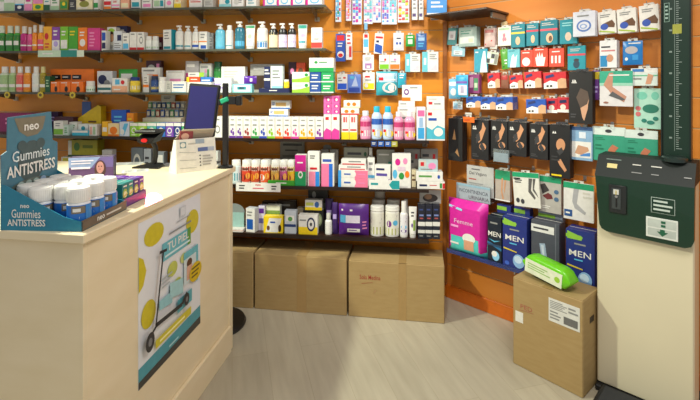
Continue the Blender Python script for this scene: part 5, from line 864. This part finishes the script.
# ================================================================ gummies display on the counter
AX = math.radians(-1.5)
A0 = onC(80, 233)+Vector((0, .012, 0)); rzd = RZC+math.radians(5.5)     # near right corner of the tray
r = root('counter_display', (A0.x, A0.y, CT), rzd, 'teal counter display tray with tall header board reading neo Gummies ANTISTRESS', 'display')
TW, TD = .27, .252; TE = mat('1f7f9c', .4); tan = mat('6a5c4c', .4)
m = MB(); t = .003
m.add([(-TW, 0, 0), (0, 0, 0), (0, 0, .03), (-.06, 0, .045), (-TW+.01, 0, .145), (-TW, 0, .145), (-TW, t, 0), (0, t, 0), (0, t, .03), (-.06, t, .045), (-TW+.01, t, .145), (-TW, t, .145)],
      [(0, 1, 2, 3, 4, 5), (11, 10, 9, 8, 7, 6)]+[(i, (i+1) % 6, (i+1) % 6+6, i+6) for i in range(6)], TE)
fs_ = lambda x, z, l: (-TW+TW*(x+.03), -.0004-EPS*l, .145*z)
prints(m, 't .21 .5 .32 .57 W neo;t .1 .28 .46 .47 W Gummies;t .05 .1 .52 .25 W ANTISTRESS', fs_); m.build('side_panel', r)
m = MB(); m.box(-TW, 0, t, TD, 0, .003, TE); m.build('tray_floor', r)
m = MB(); m.add([(-TW, TD-t, 0), (0, TD-t, 0), (0, TD-t, .03), (-.06, TD-t, .045), (-TW, TD-t, .145), (-TW, TD, 0), (0, TD, 0), (0, TD, .03), (-.06, TD, .045), (-TW, TD, .145)], [(0, 1, 2, 3, 4), (9, 8, 7, 6, 5)]+[(i, (i+1) % 5, (i+1) % 5+5, i+5) for i in range(5)], TE); m.build('far_side_panel', r)
m = MB().box(-t, 0, 0, TD, 0, .034, tan); prints(m, 't .3 .3 .46 .7 W neo;l .5 .3 .9 .7 V 1', lambda x, z, l: (.0004+EPS*l, TD*x, .034*z)); m.build('front_lip', r)
BT = mat('44798d', .4); m = MB(); bx = -TW
out = [(0, 0), (TD, 0), (TD, .25), (TD*.9, .262), (TD*.87, .367), (TD*.1, .36), (TD*.09, .25), (0, .24)]
m.add([(bx, y, z) for y, z in out]+[(bx-t, y, z) for y, z in out], [list(range(8)), list(range(15, 7, -1))]+[(i, (i+1) % 8, (i+1) % 8+8, i+8) for i in range(8)], BT)
hb_ = lambda x, z, l: (bx+.0004+EPS*l, TD*x, .36*z)
prints(m, 'p 7d7560 .2 .985 .76 .985 .7 .86 .6 .81 .42 .8 .28 .86;c .5 .56 .24 .2 425658;c .33 .72 .08 .05 425658;c .66 .72 .08 .05 425658;p 66604e .08 .16 .2 .3 .8 .32 .97 .2 .97 .1 .08 .08;c .5 .3 .42 .1 5e6a64;t .36 .86 .62 .92 W neo;t .16 .58 .82 .68 dfe8e8 Gummies;t .07 .44 .93 .55 W ANTISTRESS;c .3 .355 .055 .032 9ab0ac;c .43 .355 .055 .032 9ab0ac;c .56 .355 .055 .032 9ab0ac;c .69 .36 .055 .032 8aa8c8;r .25 .18 .72 .24 2c7cc4;l .3 .19 .66 .23 d8ecf8 1;r .4 .12 .6 .155 2c7cc4', hb_); m.build('header_board', r)
JB = None
base_m = Matrix.Translation((A0.x, A0.y, 0)) @ Matrix.Rotation(rzd, 4, 'Z')
def mkjar():
    q = root('supplement_jar', (0, 0, 0), 0, 'x', 'jar', 'white capped supplement jars in the counter display')
    R = .0343; H_ = .125
    MB().lathe([(R*.9, 0), (R, .004), (R, .077), (R*.9, .083), (R*.86, .085)], mat('e2e6ea', .2), 28).build('jar_body', q)
    m = MB().lathe([(R*.97, .085), (R*1.0, .088), (R*1.0, .124), (R*.95, .129), (R*.5, .131)], mat('ecebe6', .35), 36)
    for i in range(36): a = 2*math.pi*i/36; m.box(-.0006, .0006, -.0008, .0008, .09, .122, mat('e4e3dd', .4), 0, Matrix.Rotation(a, 4, 'Z') @ Matrix.Translation((R*1.005, 0, 0)))
    m.build('cap', q)
    m = MB().lathe([(R+.0004, .008), (R+.0004, .076)], mat('2470c8', .3), 28, cap=False)
    f = lambda x, z, l: ((R+.0006+EPS*l)*math.cos(-2.6+2.6*x), (R+.0006+EPS*l)*math.sin(-2.6+2.6*x), .008+.068*z)
    prints(m, 'r .5 .62 .98 .96 7d7260;r .55 .7 .8 .86 e4e4e0;l .2 .3 .85 .52 c8dcf0 1;l .3 .1 .8 .22 c8dcf0 1;r .95 0 1.6 1 3c86cc', f, 6); m.build('label', q)
    return q
proto = mkjar(); first = True
rowsn = ('nearest the lip', 'second from the lip', 'third from the lip', 'against the header board'); cols = ('first', 'second', 'third', 'fourth')
for i in range(4):
    for j in range(3):
        if first: q = proto; first = False
        else:
            q = proto.copy(); COL.objects.link(q)
            for ch in list(proto.children): c_ = ch.copy(); COL.objects.link(c_); c_.parent = q
        p = base_m @ Vector((-.039-.064*i, .04+.073*j+.028*(i%2), 0)); q.location = (p.x, p.y, CT+.0035); q.rotation_euler = (0, 0, rzd+.15*((i*7+j*5) % 5-2))
        q['label'] = 'blue labelled jar with white cap, %s from camera in the row %s' % (cols[j], rowsn[i])
# second tray with small cartons
B0 = base_m @ Vector((-.016, TD+.005, 0)); r = root('counter_display', (B0.x, B0.y, CT), rzd, 'low purple counter tray of small teal and violet cartons', 'display')
TL = .165; m = MB(); pur = mat('5a2a80', .35)
m.box(-.2, 0, 0, TL, 0, .003, pur); m.box(-.003, 0, 0, TL, 0, .034, pur); m.box(-.2, 0, 0, .003, 0, .034, mat('2a6a6c')); m.box(-.2, 0, TL-.003, TL, 0, .034, pur); m.build('tray', r)
bm_ = Matrix.Translation((B0.x, B0.y, 0)) @ Matrix.Rotation(rzd, 4, 'Z')
for i in range(3):
    for j in range(4):
        p = bm_ @ Vector((-.035-.062*i, (.023+.0395*j), 0)); col, cn = (('1d7a78', 'teal'), ('2a8a84', 'sea green'), ('4a2a78', 'dark violet'), ('6a30a0', 'bright violet'))[j]
        q = root('small_carton', (p.x, p.y, CT+.0035), rzd+math.pi/2, '%s small carton, %s row of the purple tray' % (cn, ('front', 'middle', 'back')[i]), 'box', 'small cartons in the purple tray')
        carton(q, .0375, .056, .088, col, 'c .5 .55 .38 .2 9ab830;c .5 .52 .28 .14 d8dcb0;l .15 .8 .85 .93 W 1;l .2 .1 .8 .28 W 2;p c8b84a .1 .4 .9 .5 .9 .56 .1 .46')
# long carton with a portrait
p = onC(93, 177); r = root('supplement_carton', (p.x, p.y, CT), math.radians(16), 'long violet carton with portrait photo lying behind the white capped jars', 'box'); p1 = 40/FPX*p.y
m_ = carton(r, .2, .06, .105, '6a5c9c', 'r 0 0 1 .5 5a3c70;p 8aa0d0 .0 .55 0 1 .7 1 .5 .5;c .7 .42 .13 .42 4a2c30;c .7 .5 .085 .28 c08c88;l .06 .66 .55 .9 e4e0f4 2;l .06 .4 .48 .6 e4e0f4 1;r 0 0 1 .08 6a4a4c;c .67 .55 .014 .03 3a2020;c .73 .55 .014 .03 3a2020;r .68 .4 .72 .43 a05050', side='3c2c50')
# ================================================================ till equipment
p = onC(225.5, 167.5); r = root('payment_terminal_pole', (p.x, p.y, CT), 0, 'black pole with side clamps and green band standing on the counter corner', 'stand')
MB().lathe([(.042, 0), (.042, .008), (.02, .014)], M_BLACK, 24).build('pole_base', r); MB().box(-.015, .015, -.013, .013, .01, .475, M_BLACK, .004).build('pole', r)
m = MB().box(.015, .062, -.012, .012, .355, .4, M_BLACK, .004); m.box(.062, .092, -.02, .02, .35, .405, M_BLACK, .005); m.build('clamp_arm', r); MB().box(-.04, -.015, -.014, .014, .35, .385, M_BLACK, .004).build('rear_clamp', r)
m = MB().box(-.03, .022, -.017, .017, .365, .395, mat('1d9a70', .4), .006, Matrix.Translation((0, 0, .38)) @ Matrix.Rotation(math.radians(-25), 4, 'Y') @ Matrix.Translation((0, 0, -.38))); m.build('green_band', r)
p = onC(196.5, 168); r = root('till_monitor', (p.x, p.y+.12, CT), math.radians(-6), 'black till monitor with dark blue screen standing behind the white printed box', 'monitor')
Tm = Matrix.Translation((-.0, -.02, .32)) @ Matrix.Rotation(math.radians(4), 4, 'Y') @ Matrix.Rotation(math.radians(-8), 4, 'X')
m = MB().box(-.094, .094, -.012, .012, -.15, .15, M_BLACK, .006, Tm); m.build('screen_housing', r)
m = MB().box(-.082, .082, -.0135, -.0122, -.115, .135, mat('27255a', .12, noise=.02), 0, Tm); m.build('screen', r)
m = MB().box(-.03, .03, -.005, .015, .008, .24, M_BLACK, .006); m.build('stand_neck', r); MB().box(-.08, .08, -.06, .06, 0, .01, M_BLACK, .004).build('stand_foot', r)
# scanner
p = onC(152, 166.5); r = root('barcode_scanner', (p.x, p.y-.02, CT), math.radians(-6), 'black barcode scanner with red window on a stand on the counter', 'scanner')
m = MB().add([(-.08, -.05, 0), (.075, -.05, 0), (.06, .05, 0), (-.03, .05, 0), (-.08, -.05, .008), (.075, -.05, .008), (.05, .04, .02), (-.02, .04, .02)], [(0, 1, 2, 3), (7, 6, 5, 4), (0, 4, 5, 1), (1, 5, 6, 2), (2, 6, 7, 3), (3, 7, 4, 0)], M_BLACK); m.build('stand_base', r)
MB().tube([(.01, .02, .015), (.018, .022, .06), (.02, .018, .11), (.008, .005, .15)], .014, M_BLACK, 12).build('handle', r)
hd = [(.0, -.06), (.055, -.05), (.068, 0), (.05, .05)]
m = MB().add([(-.05, -.055, .165), (.055, -.055, .17), (.065, .04, .205), (-.055, .04, .2), (-.035, -.05, .14), (.035, -.05, .14), (.035, .04, .145), (-.035, .04, .145)], [(0, 1, 2, 3), (7, 6, 5, 4), (0, 4, 5, 1), (1, 5, 6, 2), (2, 6, 7, 3), (3, 7, 4, 0)], M_BLACK)
m.box(-.062, .066, -.06, .045, .195, .213, M_BLACK, .006); m.build('scanner_head', r)
m = MB().lathe([(.018, 0), (.016, .006)], mat('c01818', .2, emit=.5), 20, 1, .6, T=Matrix.Translation((-.002, -.058, .158)) @ Matrix.Rotation(math.radians(80), 4, 'X')); m.build('red_window', r)
# the scanner's red beam on the counter
tgt = onC(154, 200); sc = Vector((p.x+.03, p.y-.1, CT+.165)); lamp('scanner_beam', 'SPOT', sc, tgt, 500, (1, .02, .08), .003, 6)
# papers
for px, py, w, d, a, lab, col in ((128, 164, .16, .1, 10, 'grey printed leaflet lying on the counter left of the scanner', 'b8b8b4'), (142, 168.5, .13, .09, 24, 'open white booklet under the front of the scanner', 'e0e0d8'), (172, 165, .12, .1, -8, 'white note paper between the scanner and printed box', 'e4e2da')):
    p = onC(px, py); k = {'b8b8b4': .0, 'e0e0d8': .0, 'e4e2da': .0}[col]
    m = MB().box(-w/2, w/2, -d/2, d/2, 0, .0015, mat(col)); prints(m, 'l .1 .1 .45 .9 A 6;l .55 .1 .9 .9 A 5', lambda x, z, l: (-w/2+w*x, -d/2+d*z, .0016+EPS*l*.5)); o = m.build('paper_leaflet', None, (p.x, p.y-(.075 if px == 142 else .0), CT+.0005), math.radians(a)); tag(o, lab, 'paper', 'papers on the counter')
# printed dispenser box
a, b = onC(176.5, 174), onC(217, 169); w = (b-a).length; rz = math.atan2(b.y-a.y, b.x-a.x); mid = (a+b)/2
r = root('leaflet_box', (mid.x, mid.y, CT), rz, 'white printed cardboard dispenser box with raised lid in front of the monitor', 'box')
hh = .175; WT = mat('e2dfd4', .4); m = MB()
m.add([(-w/2-.0, 0, 0), (w/2, 0, 0), (w/2-.004, .02, hh), (-w/2+.004, .02, hh), (-w/2-.02, .07, 0), (w/2+.0, .07, 0), (w/2-.004, .06, hh*.98), (-w/2+.004, .06, hh*.98)], [(0, 1, 2, 3), (4, 7, 6, 5), (0, 3, 7, 4), (1, 5, 6, 2), (0, 4, 5, 1)], WT)
m.add([(-w/2+.01, .03, hh*.96), (w/2-.01, .03, hh*.96), (w/2-.01, .055, hh*.96), (-w/2+.01, .055, hh*.96)], [(0, 1, 2, 3)], mat('8a8478'))
prints(m, 'r .1 .74 .25 .92 6a8a90;c .175 .83 .06 .07 e2dfd4;l .3 .8 .5 .9 b8b4aa 1;r .48 .84 .7 .98 9aa8b4;r .53 .6 .94 .72 5a6a9c;r .78 .6 .94 .72 a8b0c0;c .58 .48 .02 .022 3a3a40;c .58 .38 .02 .022 3a3a40;c .58 .28 .02 .022 3a3a40;c .58 .18 .02 .022 3a3a40;l .64 .15 .9 .5 a8a49c 4;p 9a9a98 .08 .62 .48 .57 .48 .58 .08 .635;p 9a9a98 .08 .38 .48 .35 .48 .36 .08 .395;p 9a9a98 .08 .14 .48 .12 .48 .13 .08 .155', lambda x, z, l: (-w/2+w*x, .02*z-.0006-EPS*l, hh*z)); m.build('box_body', r)
m = MB().add([(-w/2+.01, .058, hh), (w/2-.004, .058, hh), (w/2+.0, .03, hh+.045), (-w/2+.04, .03, hh+.05), (-w/2+.01, .06, hh+.002), (w/2-.004, .06, hh+.002), (w/2+.0, .032, hh+.047), (-w/2+.04, .032, hh+.052)], [(0, 1, 2, 3), (7, 6, 5, 4), (0, 4, 5, 1), (1, 5, 6, 2), (2, 6, 7, 3), (3, 7, 4, 0)], mat('b8aa94')); m.build('raised_lid', r)
m = MB().box(-w/2+.015, -w/2+.085, .034, .05, .04, hh+.04, mat('8a3a3c', .4), .002, Matrix.Rotation(math.radians(4), 4, 'Y')); prints(m, 'c .5 .85 .3 .1 d8a890', lambda x, z, l: (-w/2+.02+.07*x, .033-EPS*l, .04+(hh)*z)); m.build('leaflets', r)
# ---------------------------------------------------------------- make every label single out one thing
import collections
ORD = ['leftmost', 'second from left', 'third from left', 'fourth from left', 'fifth from left', 'sixth from left']
allr = [o for o in bpy.data.objects if o.parent is None and 'label' in o.keys()]
by = collections.defaultdict(list)
for o in allr:
    o['label'] = ' '.join(o['label'].replace(' ,', ',').split()).rstrip(',')
    by[o['label']].append(o)
for k, v in by.items():
    if len(v) > 1:
        v.sort(key=lambda o: o.get('_px', o.location.x))
        for i, o in enumerate(v): o['label'] = ORD[i]+' '+k
for o in allr:
    n = len(o['label'].split())
    if n > 16: print('LONG', n, o['label']); o['label'] = ' '.join(o['label'].split()[:16])
    if '_px' in o.keys(): del o['_px']
